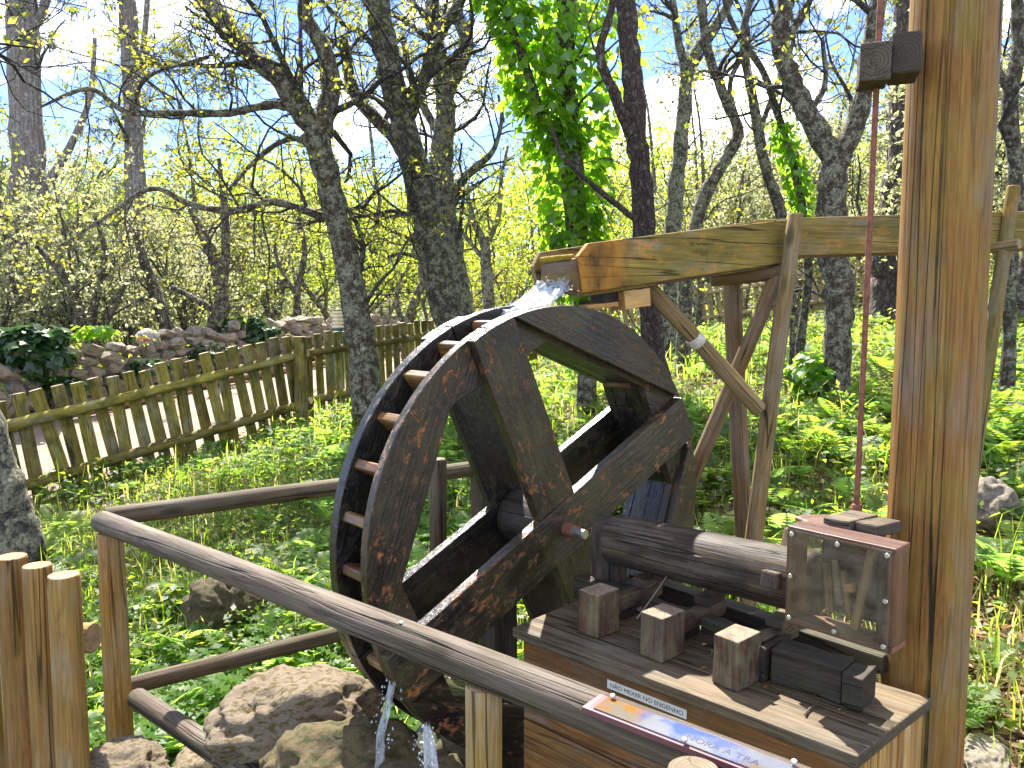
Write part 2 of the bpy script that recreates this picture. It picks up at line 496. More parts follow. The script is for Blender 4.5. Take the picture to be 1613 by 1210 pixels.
M_AXLE = wood("axle_log_wood", (0.024, 0.016, 0.011), (0.175, 0.112, 0.06), 0.6, moss=(0.016, 0.013, 0.010), moss_amt=0.95, crack=0.95, end=(0.05, 0.04, 0.03), stain=0.7, longcrack=0.5)
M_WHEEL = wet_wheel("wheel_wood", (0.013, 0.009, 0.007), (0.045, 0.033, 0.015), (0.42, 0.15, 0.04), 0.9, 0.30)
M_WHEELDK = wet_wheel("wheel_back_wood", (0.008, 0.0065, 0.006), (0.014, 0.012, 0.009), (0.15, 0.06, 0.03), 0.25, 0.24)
M_PADDLE = wood("paddle_wood", (0.15, 0.065, 0.013), (0.38, 0.19, 0.045), 0.42, moss=(0.03, 0.02, 0.015), moss_amt=0.75, crack=0.8, end=(0.03, 0.02, 0.02), stain=0.6, spec=0.5)
M_REDBOX = wood("red_box_wood", (0.075, 0.026, 0.012), (0.17, 0.068, 0.034), 0.45, crack=0.3, end=(0.2, 0.08, 0.04), stain=0.4, spec=0.5)
M_RUST = plain("rusty_iron", (0.20, 0.075, 0.045), 0.75, 0.3, var=0.5, sc=60, bump=0.4)
M_STEEL = plain("steel", (0.55, 0.54, 0.52), 0.3, 0.9, var=0.15)
M_OAK = bark("oak_bark", (0.055, 0.035, 0.022), (0.185, 0.118, 0.07), (0.44, 0.42, 0.28), 1.1, 1.0)
M_OAKDK = bark("dark_oak_bark", (0.05, 0.033, 0.022), (0.17, 0.112, 0.072), (0.42, 0.40, 0.27), 0.95, 1.0, moss=(0.055, 0.06, 0.015))
M_OAKLI = bark("lichen_bark", (0.06, 0.05, 0.04), (0.14, 0.11, 0.09), (0.46, 0.44, 0.29), 1.4, 1.0)
M_VINEB = bark("vine_bark", (0.05, 0.028, 0.022), (0.17, 0.10, 0.075), (0.4, 0.38, 0.32), 0.1, 1.0)
M_EUC = bark("eucalyptus_bark", (0.20, 0.155, 0.125), (0.36, 0.31, 0.27), (0.5, 0.47, 0.44), 0.5, 0.5, 0.1)
M_PINE = bark("pine_bark", (0.05, 0.035, 0.028), (0.20, 0.15, 0.12), (0.3, 0.27, 0.22), -0.2, 0.6, 0.3)
M_TWIG = bark("twig_bark", (0.035, 0.028, 0.02), (0.11, 0.088, 0.065), (0.36, 0.36, 0.26), 0.5, 1.0)
M_LFOAK = leaf("oak_leaf", [(0.105, 0.12, 0.018), (0.12, 0.125, 0.022), (0.085, 0.11, 0.016), (0.14, 0.125, 0.04)], 0.55)
M_LFYEL = leaf("yellow_green_leaf", [(0.09, 0.125, 0.018), (0.115, 0.14, 0.026), (0.075, 0.11, 0.016)], 0.6, 4.4)
M_LFOLV = leaf("olive_leaf", [(0.075, 0.085, 0.035), (0.105, 0.11, 0.052), (0.085, 0.095, 0.044), (0.13, 0.13, 0.08)], 0.55, 4.8, gloss=0.03)
M_LFEUC = leaf("eucalyptus_leaf", [(0.045, 0.065, 0.035), (0.07, 0.09, 0.05), (0.11, 0.12, 0.07)], 0.35, gloss=0.03)
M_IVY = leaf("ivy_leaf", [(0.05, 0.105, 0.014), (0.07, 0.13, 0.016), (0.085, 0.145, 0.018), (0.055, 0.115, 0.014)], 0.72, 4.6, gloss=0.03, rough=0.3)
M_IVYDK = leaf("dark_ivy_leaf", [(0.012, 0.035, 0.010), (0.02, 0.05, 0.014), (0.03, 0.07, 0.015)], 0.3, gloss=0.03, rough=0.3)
M_GRASS = leaf("grass_blade", [(0.065, 0.115, 0.014), (0.09, 0.135, 0.016), (0.055, 0.10, 0.014), (0.13, 0.135, 0.035), (0.16, 0.14, 0.07)], 0.6, 4.6)
M_FERN = leaf("fern_frond", [(0.055, 0.115, 0.022), (0.075, 0.13, 0.034), (0.085, 0.135, 0.02)], 0.6, 5.0)
M_HERB = leaf("herb_leaf", [(0.04, 0.085, 0.013), (0.065, 0.115, 0.015), (0.10, 0.135, 0.018), (0.025, 0.06, 0.018), (0.12, 0.125, 0.025), (0.035, 0.075, 0.02)], 0.6, 4.4)
M_LITTER = leaf("dry_leaf", [(0.16, 0.09, 0.045), (0.25, 0.16, 0.09), (0.10, 0.06, 0.035), (0.33, 0.25, 0.17)], 0.15)
M_STONE = stone_mat("wall_stone", (0.22, 0.175, 0.125), (0.36, 0.30, 0.23), (0.47, 0.43, 0.36), (0.10, 0.085, 0.025), 0.6, 3.0)
M_ROCK = stone_mat("pit_rock", (0.24, 0.175, 0.105), (0.36, 0.28, 0.19), (0.45, 0.39, 0.30), (0.13, 0.095, 0.012), 0.9, 6.0)
M_MOSSROCK = stone_mat("mossy_rock", (0.10, 0.072, 0.036), (0.18, 0.135, 0.06), (0.25, 0.16, 0.035), (0.06, 0.07, 0.012), 0.85, 6.0)

def ground_mat():
    m, nt, p = nodes("forest_floor")
    v = N(nt, "TexCoord").outputs['Object']
    n1 = noise_(nt, v, 1.1, 6, 0.65); n2 = noise_(nt, v, 9.0, 8, 0.7); n3 = noise_(nt, v, 45.0, 4, 0.7)
    col = mixc(nt, mrange(nt, n2, 0.35, 0.65), (0.055, 0.036, 0.02), (0.16, 0.11, 0.065))
    col = mixc(nt, mrange(nt, n3, 0.55, 0.7), col, (0.27, 0.2, 0.13))
    col = mixc(nt, mrange(nt, n1, 0.38, 0.52, 0, 0.9), col, mixc(nt, n2, (0.045, 0.075, 0.010), (0.11, 0.13, 0.022)))
    nt.links.new(col, p.inputs['Base Color']); p.inputs['Roughness'].default_value = 0.95
    b = N(nt, "Bump", {'Height': math_(nt, 'ADD', n2, n3), 'Strength': 0.8, 'Distance': 0.03})
    nt.links.new(b.outputs[0], p.inputs['Normal'])
    return m
M_GROUND = ground_mat()

def path_mat():
    m, nt, p = nodes("sandy_path")
    v = N(nt, "TexCoord").outputs['Object']
    n1 = noise_(nt, v, 2.0, 6, 0.65); n2 = noise_(nt, v, 30.0, 6, 0.7)
    col = mixc(nt, mrange(nt, n1, 0.35, 0.65), (0.17, 0.12, 0.082), (0.26, 0.195, 0.14))
    col = mixc(nt, mrange(nt, n2, 0.55, 0.68, 0, 0.7), col, (0.2, 0.13, 0.08))
    nt.links.new(col, p.inputs['Base Color']); p.inputs['Roughness'].default_value = 0.95
    b = N(nt, "Bump", {'Height': n2, 'Strength': 0.6, 'Distance': 0.02})
    nt.links.new(b.outputs[0], p.inputs['Normal'])
    return m
M_PATH = path_mat()

def glass_mat():
    m, nt, p = nodes("dusty_acrylic")
    o = nt.nodes['Material Output']
    tr = N(nt, "BsdfTransparent", {'Color': (0.93, 0.92, 0.88, 1)})
    p.inputs['Base Color'].default_value = (0.30, 0.25, 0.17, 1)
    p.inputs['Roughness'].default_value = 0.12
    n1 = noise_(nt, objvec(nt, (1, 1, 1)), 14.0, 7, 0.75)
    fac = mrange(nt, n1, 0.40, 0.75, 0.06, 0.30)
    mx = N(nt, "MixShader", {0: fac, 1: tr.outputs[0], 2: p.outputs[0]})
    nt.links.new(mx.outputs[0], o.inputs[0])
    return m
M_GLASS = glass_mat()

def clear_mat():
    m, nt, p = nodes("clear_cover")
    o = nt.nodes['Material Output']
    tr = N(nt, "BsdfTransparent", {'Color': (0.9, 0.9, 0.9, 1)})
    gl = N(nt, "BsdfGlossy", {'Color': (1, 1, 1, 1), 'Roughness': 0.10})
    mx = N(nt, "MixShader", {0: 0.022, 1: tr.outputs[0], 2: gl.outputs[0]})
    nt.links.new(mx.outputs[0], o.inputs[0])
    return m
M_CLEAR = clear_mat()

def water_mat(name, white):
    m, nt, p = nodes(name)
    o = nt.nodes['Material Output']
    n1 = noise_(nt, objvec(nt, (55, 55, 9), False), 1.0, 6, 0.7)
    p.inputs['Base Color'].default_value = (0.75, 0.8, 0.85, 1)
    p.inputs['Roughness'].default_value = 0.12
    p.inputs['Specular IOR Level'].default_value = 0.8
    tr = N(nt, "BsdfTransparent", {'Color': (0.95, 0.97, 0.98, 1)})
    mx = N(nt, "MixShader", {0: mrange(nt, n1, 0.40, 0.62, 0.12, white), 1: tr.outputs[0], 2: p.outputs[0]})
    b = N(nt, "Bump", {'Height': n1, 'Strength': 1.0, 'Distance': 0.02})
    nt.links.new(b.outputs[0], p.inputs['Normal'])
    nt.links.new(mx.outputs[0], o.inputs[0])
    return m
M_FALL = water_mat("falling_water", 0.8)

# ------------------------------------------------------------------ setting
def warp(n, a, b, k):
    t = np.linspace(-1, 1, n)
    s = np.sinh(k * t) / math.sinh(k)
    return a + (b - a) * (s + 1) / 2

gx = warp(240, -420, 420, 7.0)
gy = np.concatenate([np.linspace(-30, 0, 14)[:-1], np.linspace(0, 24, 190), 24 + (np.geomspace(1, 600, 60) - 1 + .2)])
GX, GY = np.meshgrid(gx, gy)
GZ = ground_z(GX, GY)
ny, nx = GX.shape
ii = np.arange(ny * nx).reshape(ny, nx)
Fg = np.stack([ii[:-1, :-1], ii[:-1, 1:], ii[1:, 1:], ii[1:, :-1]], -1).reshape(-1, 4)
tag(link("ground", np_mesh("ground", np.stack([GX, GY, GZ], -1).reshape(-1, 3), Fg), M_GROUND, smooth=True), kind='structure')

# fence and wall lines in plan (from the photograph)
FA = at(-60, 640, 6.45); FB = at(472, 600, 8.8); FC = at(583, 560, 10.3); FD = at(690, 540, 11.4); FE = at(790, 530, 14.5)
WA = at(-150, 560, 9.2); WB = at(150, 560, 11.3); WC = at(340, 540, 13.2); WD = at(545, 520, 17.5); WE = at(700, 520, 24)

def poly_pts(P, n):
    P = [Vector((p.x, p.y, 0)) for p in P]
    d = [0]
    for a, b in zip(P, P[1:]): d.append(d[-1] + (b - a).length)
    o = []
    for t in np.linspace(0, d[-1], n):
        k = min(max(np.searchsorted(d, t) - 1, 0), len(P) - 2)
        o.append(P[k].lerp(P[k + 1], (t - d[k]) / (d[k + 1] - d[k])))
    return o

fl = poly_pts([FA + (FA - FB) * 0.8, FA, FB, FC, FD, FE], 60)
wl = poly_pts([WA + (WA - WB) * 0.8, WA, WB, WC, WD, WE], 60)
V, F = [], []
for i in range(60):
    for k in range(9):
        q = fl[i].lerp(wl[i], 0.02 + 0.93 * k / 8)
        V.append((q.x, q.y, float(ground_z(q.x, q.y)) + 0.012))
for i in range(59):
    for k in range(8):
        a = i * 9 + k
        F.append((a, a + 1, a + 10, a + 9))
tag(link("path", np_mesh("path", V, F), M_PATH, smooth=True), kind='structure')
PATHPOLY = np.array([(q.x, q.y) for q in fl] + [(q.x, q.y) for q in reversed(wl)])

def in_poly(X, Y, P):
    ins = np.zeros(len(X), bool)
    j = len(P) - 1
    for i in range(len(P)):
        xi, yi = P[i]; xj, yj = P[j]
        c = ((yi > Y) != (yj > Y)) & (X < (xj - xi) * (Y - yi) / (yj - yi + 1e-12) + xi)
        ins ^= c
        j = i
    return ins

# ------------------------------------------------------------------ the water wheel
TH = R(41.7)
HUB = Vector((0.171, 2.594, 0.88))
nv = Vector((math.sin(TH), -math.cos(TH), 0))
hv = Vector((math.cos(TH), math.sin(TH), 0))
RW, WW = 0.742, 0.232
WM = Matrix.Translation(HUB) @ Matrix.Rotation(TH, 4, 'Z')
wheel = thing("water_wheel", "large dark wet wooden water wheel with crossed spokes and paddles", "water wheel", WM)

def wpiece(name, poly, y0, y1, ang, mat, bev=0.003):
    c, s = math.cos(ang), math.sin(ang)
    cx = sum(p[0] for p in poly) / len(poly); cz = sum(p[1] for p in poly) / len(poly)
    loc = [((a - cx) * c + (b - cz) * s, -(a - cx) * s + (b - cz) * c) for a, b in poly]
    Mr = Matrix(((c, 0, -s, cx), (0, 1, 0, 0), (s, 0, c, cz), (0, 0, 0, 1)))
    return prism(name, loc, y0, y1, mat, wheel, WM @ Mr, bev)

def pol(r, deg): return (r * math.cos(R(deg)), r * math.sin(R(deg)))
OCT = [115 + s * 20 + 90 * k for k in range(4) for s in (-1, 1)]      # corners of the inner octagon
OCT.sort()
RO = 0.627
def rim_boards(y0, y1, mat):
    mid = RO * math.cos(R(20))
    for i in range(4):
        a0 = 25 + 90 * i + 0.2; a1 = a0 + 89.6
        outer = [pol(RW, a) for a in np.linspace(a0, a1, 26)]
        poly = outer + [pol(mid, a1), pol(RO, a1 - 19.8), pol(RO, a0 + 19.8), pol(mid, a0)]
        wpiece("rim_board", poly, y0, y1, R((a0 + a1) / 2 + 90), mat)
rim_boards(0.026, 0.058, M_WHEEL)
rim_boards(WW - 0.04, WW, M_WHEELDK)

def spoke(deg, y0, y1, mat, lap=False):
    hw = 0.0875
    c, s = math.cos(R(deg)), math.sin(R(deg))
    e = math.sqrt(RW ** 2 - hw ** 2)
    a = math.degrees(math.asin(hw / RW))
    def half(sign):
        pts = [pol(RW, deg + t) for t in np.linspace(-a, a, 7)]
        inner = 0.0885 if lap else 0.0
        pts += [(-s * hw + c * inner, c * hw + s * inner), (s * hw + c * inner, -c * hw + s * inner)]
        return [(x * sign, z * sign) for x, z in pts]
    if lap:
        for sg in (1, -1):
            wpiece("spoke", half(sg), y0, y1, R(deg), mat)
    else:
        p = [pol(RW, deg + t) for t in np.linspace(-a, a, 7)] + [pol(RW, deg + 180 + t) for t in np.linspace(-a, a, 7)]
        wpiece("spoke", p, y0, y1, R(deg), mat)
spoke(25.4, -0.012, 0.0255, M_WHEEL)
spoke(114.6, -0.010, 0.0255, M_WHEEL, True)
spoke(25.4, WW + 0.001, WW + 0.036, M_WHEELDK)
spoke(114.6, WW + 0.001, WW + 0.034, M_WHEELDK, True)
spk = math.degrees(math.asin(0.089 / RW))
for a0, a1 in ((25.4 + spk, 114.6 - spk), (-65.4 + spk, 25.4 - spk), (-155 + spk, -65.4 - spk)):
    poly = [pol(RW - 0.002, a) for a in np.linspace(a0, a1, 20)]
    wpiece("rim_segment", poly, -0.006, 0.0253, R((a0 + a1) / 2 + 90), M_WHEEL)
for i in range(29):                                     # paddles between the two rims
    a = 107.6 + i * 360 / 29
    rt = R(a)
    c, s = math.cos(rt), math.sin(rt)
    jr = random.uniform(-0.006, 0.006)
    def P(r, t): return (c * r - s * t, s * r + c * t)
    poly = [P(0.60, 0.032), P(0.60, 0.010), P(RW - 0.030 + jr, -0.014), P(RW - 0.016 + jr, -0.012), P(RW - 0.012 + jr, 0.014), P(RW - 0.022 + jr, 0.018)]
    c2, s2 = math.cos(rt), math.sin(rt)
    cx = sum(p[0] for p in poly) / 6; cz = sum(p[1] for p in poly) / 6
    # local X runs across the wheel so that the grain does too
    Mr = Matrix(((0, c2, -s2, cx), (1, 0, 0, WW / 2), (0, s2, c2, cz), (0, 0, 0, 1)))
    loc = [((p[0] - cx) * c2 + (p[1] - cz) * s2, -(p[0] - cx) * s2 + (p[1] - cz) * c2) for p in poly]
    bm = bmesh.new()
    x0, x1 = -(WW / 2 - 0.0585), WW / 2 - 0.0405
    A = [bm.verts.new((x0, u, v)) for u, v in loc]; B_ = [bm.verts.new((x1, u, v)) for u, v in loc]
    bm.faces.new(A); bm.faces.new(B_[::-1])
    for k in range(6): bm.faces.new((A[k], B_[k], B_[(k + 1) % 6], A[(k + 1) % 6]))
    link("paddle", bm_mesh("paddle", bm), M_PADDLE, wheel, WM @ Mr, bevel=0.004)
for i in range(8):                                      # sole planks close the buckets
    a0 = OCT[i]; a1 = OCT[i + 1] if i < 7 else OCT[0] + 360
    p0 = Vector(pol(RO, a0)); p1 = Vector(pol(RO, a1))
    y = (0.059, WW - 0.041)
    n_ = 2
    for k in range(n_):
        ya = y[0] + (y[1] - y[0]) * k / n_ + 0.001; yb = y[0] + (y[1] - y[0]) * (k + 1) / n_ - 0.001
        rad = Vector(pol(1, (a0 + a1) / 2))
        poly = [p0 + rad * 0.001, p1 + rad * 0.001, p1 + rad * 0.022, p0 + rad * 0.022]
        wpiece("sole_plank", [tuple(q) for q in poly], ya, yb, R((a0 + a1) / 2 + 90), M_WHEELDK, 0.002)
# hub drum and iron shaft
def wtube(name, y0, y1, r, mat, n=28):
    p0 = WM @ Vector((0, y0, 0)); p1 = WM @ Vector((0, y1, 0))
    return log(name, p0, p1, r, r, mat, wheel, n=n, seg=3, rough=0.004, rnd=0.1)
wtube("hub", 0.0262, WW + 0.0005, 0.098, M_DARKT)
wtube("axle_shaft", -0.10, -0.0105, 0.016, M_STEEL, 16)
wtube("shaft_collar", -0.052, -0.0102, 0.022, M_RUST, 16)

# ------------------------------------------------------------------ axle log, its support, mill bench
def nh(n_, h_, z): return Vector((HUB.x, HUB.y, 0)) + nv * n_ + hv * h_ + Vector((0, 0, z))
axle_a = at(968, 849, 2.41); axle_b = at(1290, 921, 1.90)
axle = thing("axle_log", "thick round dark axle log leading from the water wheel into the glass fronted box", "axle", axle_a.copy())
log("log", axle_a, axle_b, 0.076, 0.079, M_AXLE, axle, n=36, seg=30, rough=0.018, rnd=0.2)
ax = (axle_b - axle_a).normalized()
def cam_peg(t, ang, ln=0.05):
    c = axle_a.lerp(axle_b, t)
    u = ax.cross(Vector((0, 0, 1))).normalized(); v = u.cross(ax)
    d = u * math.cos(ang) + v * math.sin(ang)
    plank("cam", c + d * 0.06, c + d * (0.075 + ln), 0.042, 0.05, M_LID, axle, up=ax, bev=0.006)
cam_peg(0.88, R(10), 0.02); cam_peg(0.55, R(-100), 0.022); cam_peg(0.25, R(-100), 0.02); cam_peg(0.86, R(120), 0.05)
cam_peg(0.30, R(170), 0.05)

sp = thing("axle_support", "short upright dark log carrying the wheel end of the axle", "post", at(958, 905, 2.43))
log("stump", at(959, 912, 2.43), at(961, 819, 2.43), 0.056, 0.058, M_AXLE, sp, n=28, seg=6, rough=0.02, rnd=0.12)
plank("pad", nh(0.15, -0.03, 0.745), nh(0.36, -0.02, 0.745), 0.13, 0.05, M_DARKT, sp)

ZL = 0.70
FLp, FRp, BRp = Vector((0.001, 2.202, ZL)), Vector((0.703, 1.539, ZL)), Vector((0.985, 1.788, ZL))
BLp = Vector((0.245, 2.462, ZL))
bench = thing("mill_bench", "boxy wooden mill bench with a weathered plank lid carrying the three hammer blocks", "bench", Vector((0.45, 2.0, 0.15)))
ld = (FRp - FLp).normalized()
bd = (BRp - FRp).normalized()
lt = 0.030
for k, (t0, t1) in enumerate(((0.0, 0.53), (0.535, 1.0))):
    a0 = FLp.lerp(BLp, t0); a1 = FLp.lerp(BLp, t1); b0 = FRp.lerp(BRp, t0); b1 = FRp.lerp(BRp, t1)
    bm = bmesh.new()
    Ml = frame((a0 + a1) / 2, (b0 + b1) / 2)
    iM = Ml.inverted()
    A, B_ = [], []
    nseg = 8
    edge0 = [a0.lerp(b0, i / nseg) for i in range(nseg + 1)]; edge1 = [a1.lerp(b1, i / nseg) for i in range(nseg + 1)]
    loop = edge0 + edge1[::-1]
    for q in loop:
        j = Vector((random.uniform(-.002, .002), random.uniform(-.002, .002), 0))
        A.append(bm.verts.new(iM @ (q + j + Vector((0, 0, -k * 0.002))))); B_.append(bm.verts.new(iM @ (q + j - Vector((0, 0, lt)))))
    bm.faces.new(A); bm.faces.new(B_[::-1])
    for i in range(len(A)): bm.faces.new((A[i], B_[i], B_[(i + 1) % len(A)], A[(i + 1) % len(A)]))
    link("lid_plank", bm_mesh("lid_plank", bm), M_LID, bench, Ml, bevel=0.005)
ins = 0.022
f0 = FLp + ld * 0.03 + bd * ins; f1 = FRp - ld * 0.022 + bd * ins
zt = ZL - lt
for (za, zb, dd) in ((zt - 0.098, zt - 0.001, 0.0), (zt - 0.235, zt - 0.102, 0.004), (zt - 0.375, zt - 0.239, 0.001), (zt - 0.52, zt - 0.379, 0.003), (zt - 0.66, zt - 0.524, 0.0)):
    o = Vector((0, 0, (za + zb) / 2)); off = bd * dd
    p0 = Vector((f0.x, f0.y, 0)) + o + off; p1 = Vector((f1.x, f1.y, 0)) + o + off
    plank("front_board", p0, p1, 0.022, zb - za, M_BOX, bench, bev=0.003)
    q0 = Vector((BLp.x, BLp.y, 0)) + o - bd * ins + ld * 0.03; q1 = Vector((BRp.x, BRp.y, 0)) + o - bd * ins - ld * 0.022
    plank("back_board", q0, q1, 0.022, zb - za, M_BOX, bench, bev=0.003)
    lv = (BLp - FLp).normalized()
    r0 = Vector((FLp.x, FLp.y, 0)) + o + ld * 0.045 + lv * 0.05; r1 = Vector((BLp.x, BLp.y, 0)) + o + ld * 0.045 - lv * 0.05
    plank("end_board", r0, r1, 0.022, zb - za, M_BOX, bench, bev=0.003)
for i in range(10):                                     # upright slats on the near end
    t = (i + 0.5) / 10
    base = f1.lerp(BRp - ld * 0.022 - bd * ins, t)
    wv = (BRp - FRp).length / 10 * 0.93
    plank("end_slat", Vector((base.x, base.y, 0.05)) + ld * 0.006, Vector((base.x, base.y, zt - 0.002)) + ld * 0.006, wv, 0.016, M_SLAT, bench, up=ld, bev=0.003)
for q in (f0 + bd * 0.04 + ld * 0.05, f1 + bd * 0.04 - ld * 0.05, BLp - bd * 0.06 + ld * 0.09, BRp - bd * 0.06 - ld * 0.05):
    plank("leg", Vector((q.x, q.y, -0.05)), Vector((q.x, q.y, zt - 0.002)), 0.05, 0.05, M_BOX, bench, up=ld)

# label on the front of the bench: NÃO MEXER NO ENGENHO
M_WHITE = plain("label_white", (0.5, 0.49, 0.45), 0.45, var=0.06)
M_INK = plain("label_ink", (0.015, 0.015, 0.015), 0.5, var=0.1)

def text_mesh(name, body, size):
    c = bpy.data.curves.new(name, 'FONT')
    c.body = body; c.size = size; c.align_x = 'CENTER'; c.align_y = 'CENTER'
    c.offset = 0.0
    o = bpy.data.objects.new(name, c)
    COL.objects.link(o)
    bpy.context.view_layer.update()
    me = bpy.data.meshes.new_from_object(o.evaluated_get(bpy.context.evaluated_depsgraph_get()))
    bpy.data.objects.remove(o)
    return me

fn = -bd                                               # outward normal of the front boards (close enough)
fn = Vector((ld.y, -ld.x, 0))
def on_front(x, y):
    P0 = f0 + fn * 0.0115
    u = (x - 806.5) / FPX; v = (605 - y) / FPX
    d = Vector((u, math.cos(PITCH) + v * math.sin(PITCH), -math.sin(PITCH) + v * math.cos(PITCH)))
    c0 = Vector((0, 0, EYE))
    return c0 + d * ((P0 - c0).dot(fn) / d.dot(fn))
la, lb = on_front(958, 1073), on_front(1083, 1117)
lc = (la + lb) / 2
Lm = Matrix((ld, Vector((0, 0, 1)), fn)).transposed().to_4x4()
Lm.translation = Vector((lc.x, lc.y, zt - 0.030)) + fn * 0.003
LW = Vector((lb.x - la.x, lb.y - la.y)).length
bm = bmesh.new()
LHh = 0.0115
vs = [bm.verts.new(q) for q in ((-LW / 2, -LHh, 0), (LW / 2, -LHh, 0), (LW / 2, LHh, 0), (-LW / 2, LHh, 0))]
bm.faces.new(vs)
bmesh.ops.extrude_face_region(bm, geom=bm.faces[:])
for v in bm.verts[4:]: v.co.z += 0.001
lab = link("label", bm_mesh("label", bm), M_WHITE, bench, Lm)
tag(lab, "white strip label reading NÃO MEXER NO ENGENHO")
tm = text_mesh("lettering", "NÃO MEXER NO ENGENHO", 0.016)
wx = max(v.co.x for v in tm.vertices) - min(v.co.x for v in tm.vertices)
for v in tm.vertices: v.co.x *= LW * 0.92 / wx
link("lettering", tm, M_INK, lab, Lm @ Matrix.Translation((0, -0.0005, 0.0016)))

# hammers: a square head on the lid and an arm running back under the axle
HB = [(0.402, -0.272, 0.074, 0.092, 0.124), (0.6145, -0.262, 0.073, 0.098, 0.119), (0.831, -0.254, 0.072, 0.099, 0.124)]
HL = ["square hammer block nearest the water wheel, shaded top", "middle square hammer block on the bench lid with a sunlit pale top", "square hammer block nearest the glass fronted box, cracked top"]
for (n_, h_, a, b, hh), lb_ in zip(HB, HL):
    c = nh(n_ - a / 2, h_ + b / 2, ZL)
    hm = thing("hammer", lb_, "hammer", c, "hammer blocks on the bench")
    plank("head", c + Vector((0, 0, 0.001)), c + Vector((0, 0, hh)), b, a, M_BLOCK, hm, up=nv, bev=0.004, jit=0.0015)
    plank("arm", c + hv * (b / 2 + 0.001) + Vector((0, 0, 0.062)), c + hv * 0.27 + Vector((0, 0, 0.066)), 0.034, 0.042, M_BLOCK, hm)
    plank("arm_tip", c + hv * 0.175 + nv * -0.004 + Vector((0, 0, 0.098)), c + hv * 0.26 + nv * -0.004 + Vector((0, 0, 0.102)), 0.05, 0.026, M_LID, hm)

fr = thing("timber_guide", "row of dark mossy timbers behind the hammer blocks guiding their arms", "frame", nh(0.7, -0.08, ZL))
for (n0, n1, h_, z1) in ((0.14, 0.335, -0.075, 0.775), (0.40, 0.545, -0.06, 0.770), (0.605, 0.755, -0.06, 0.772)):
    plank("guide_beam", nh(n0, h_, (ZL + z1) / 2 + 0.001), nh(n1, h_, (ZL + z1) / 2 + 0.001), 0.045, z1 - ZL, M_DARKT, fr, jit=0.003)
    plank("guide_block", nh(n1 + 0.003, h_ - 0.005, (ZL + z1) / 2 + 0.004), nh(n1 + 0.022, h_ - 0.005, (ZL + z1) / 2 + 0.004), 0.075, z1 - ZL + 0.006, M_DARKT, fr, jit=0.003)
plank("guide_block", nh(0.825, -0.10, 0.745), nh(0.845, -0.10, 0.745), 0.13, 0.085, M_DARKT, fr, jit=0.003)
plank("end_block", nh(0.848, -0.105, 0.744), nh(1.015, -0.085, 0.744), 0.085, 0.082, M_DARKT, fr, jit=0.003)
plank("end_block", nh(1.018, -0.09, 0.742), nh(1.066, -0.085, 0.742), 0.09, 0.078, M_DARKT, fr, jit=0.003)
plank("tie_beam", nh(0.20, 0.13, 0.725), nh(1.02, 0.12, 0.725), 0.06, 0.05, M_DARKT, fr, jit=0.003)

# ------------------------------------------------------------------ glass fronted box
BZ0, BZ1 = 0.876, 1.106
br = Vector((0.803, 1.620, 0)); bl = br - nv * 0.246
bx = thing("display_box", "reddish wooden box with a dusty clear front fixed beside the tall post", "box", Vector((0.72, 1.72, BZ0)))
D = 0.072
def bxp(t, d, z): 
    q = bl.lerp(br, t) + hv * d
    return Vector((q.x, q.y, z))
th = 0.014
plank("top_board", bxp(-0.0, D / 2, BZ1 - th / 2), bxp(1, D / 2, BZ1 - th / 2), D, th, M_REDBOX, bx, bev=0.002, jit=0.0005)
plank("bottom_board", bxp(0, D / 2, BZ0 + th / 2), bxp(1, D / 2, BZ0 + th / 2), D, th, M_REDBOX, bx, bev=0.002, jit=0.0005)
for t in (th / 2 / 0.246, 1 - th / 2 / 0.222):
    plank("side_board", bxp(t, D / 2, BZ0 + th + 0.0005), bxp(t, D / 2, BZ1 - th - 0.0005), D, th, M_REDBOX, bx, up=nv, bev=0.002, jit=0.0005)
gz = (BZ0 + BZ1) / 2
plank("pane", bxp(0.025, -0.0035, gz), bxp(0.975, -0.0035, gz), 0.005, BZ1 - BZ0 - 0.012, M_GLASS, bx, bev=0.0015, jit=0)
for t, zz in ((0.06, 0.93), (0.5, 0.93), (0.94, 0.93), (0.06, 0.5), (0.94, 0.5), (0.06, 0.07), (0.5, 0.07), (0.94, 0.07)):
    z = BZ0 + (BZ1 - BZ0) * zz
    s_ = log("screw", bxp(t, -0.006, z), bxp(t, -0.010, z), 0.0062, 0.005, M_STEEL, bx, n=14, seg=2, rough=0, rnd=0.2)
plank("back_board", bxp(0.22, D - 0.006, (BZ0 + BZ1) / 2 + 0.01), bxp(0.93, D - 0.006, (BZ0 + BZ1) / 2 + 0.01), 0.008, BZ1 - BZ0 - 0.05, M_AXLE, bx, bev=0.002)
plank("back_batten", bxp(0.78, D + 0.008, BZ0 + 0.01), bxp(0.78, D + 0.008, BZ1 - 0.01), 0.05, 0.014, M_DARKT, bx, up=nv)
plank("top_plate", bxp(0.02, D + 0.001, BZ1 - 0.006), bxp(0.30, 0.20, BZ1 - 0.006), 0.09, 0.012, M_REDBOX, bx)
for t, d0, d1, r_, z0_, z1_ in ((0.30, 0.02, 0.05, 0.009, 0.03, 0.15), (0.37, 0.03, 0.05, 0.009, 0.05, 0.16), (0.45, 0.04, 0.05, 0.008, 0.02, 0.14)):
    log("peg", bxp(t + 0.10, d0, BZ0 + z0_ + 0.015), bxp(t, d1, BZ0 + z1_), r_, r_, M_TRESTLE, bx, n=10, seg=4, rnd=0.2)
plank("peg", bxp(0.62, 0.03, BZ0 + 0.02), bxp(0.72, 0.05, BZ1 - 0.02), 0.02, 0.02, M_TRESTLE, bx, up=nv)
plank("wedge", bxp(0.52, 0.03, BZ0 + 0.11), bxp(0.60, 0.03, BZ0 + 0.115), 0.02, 0.02, M_FRESH, bx)

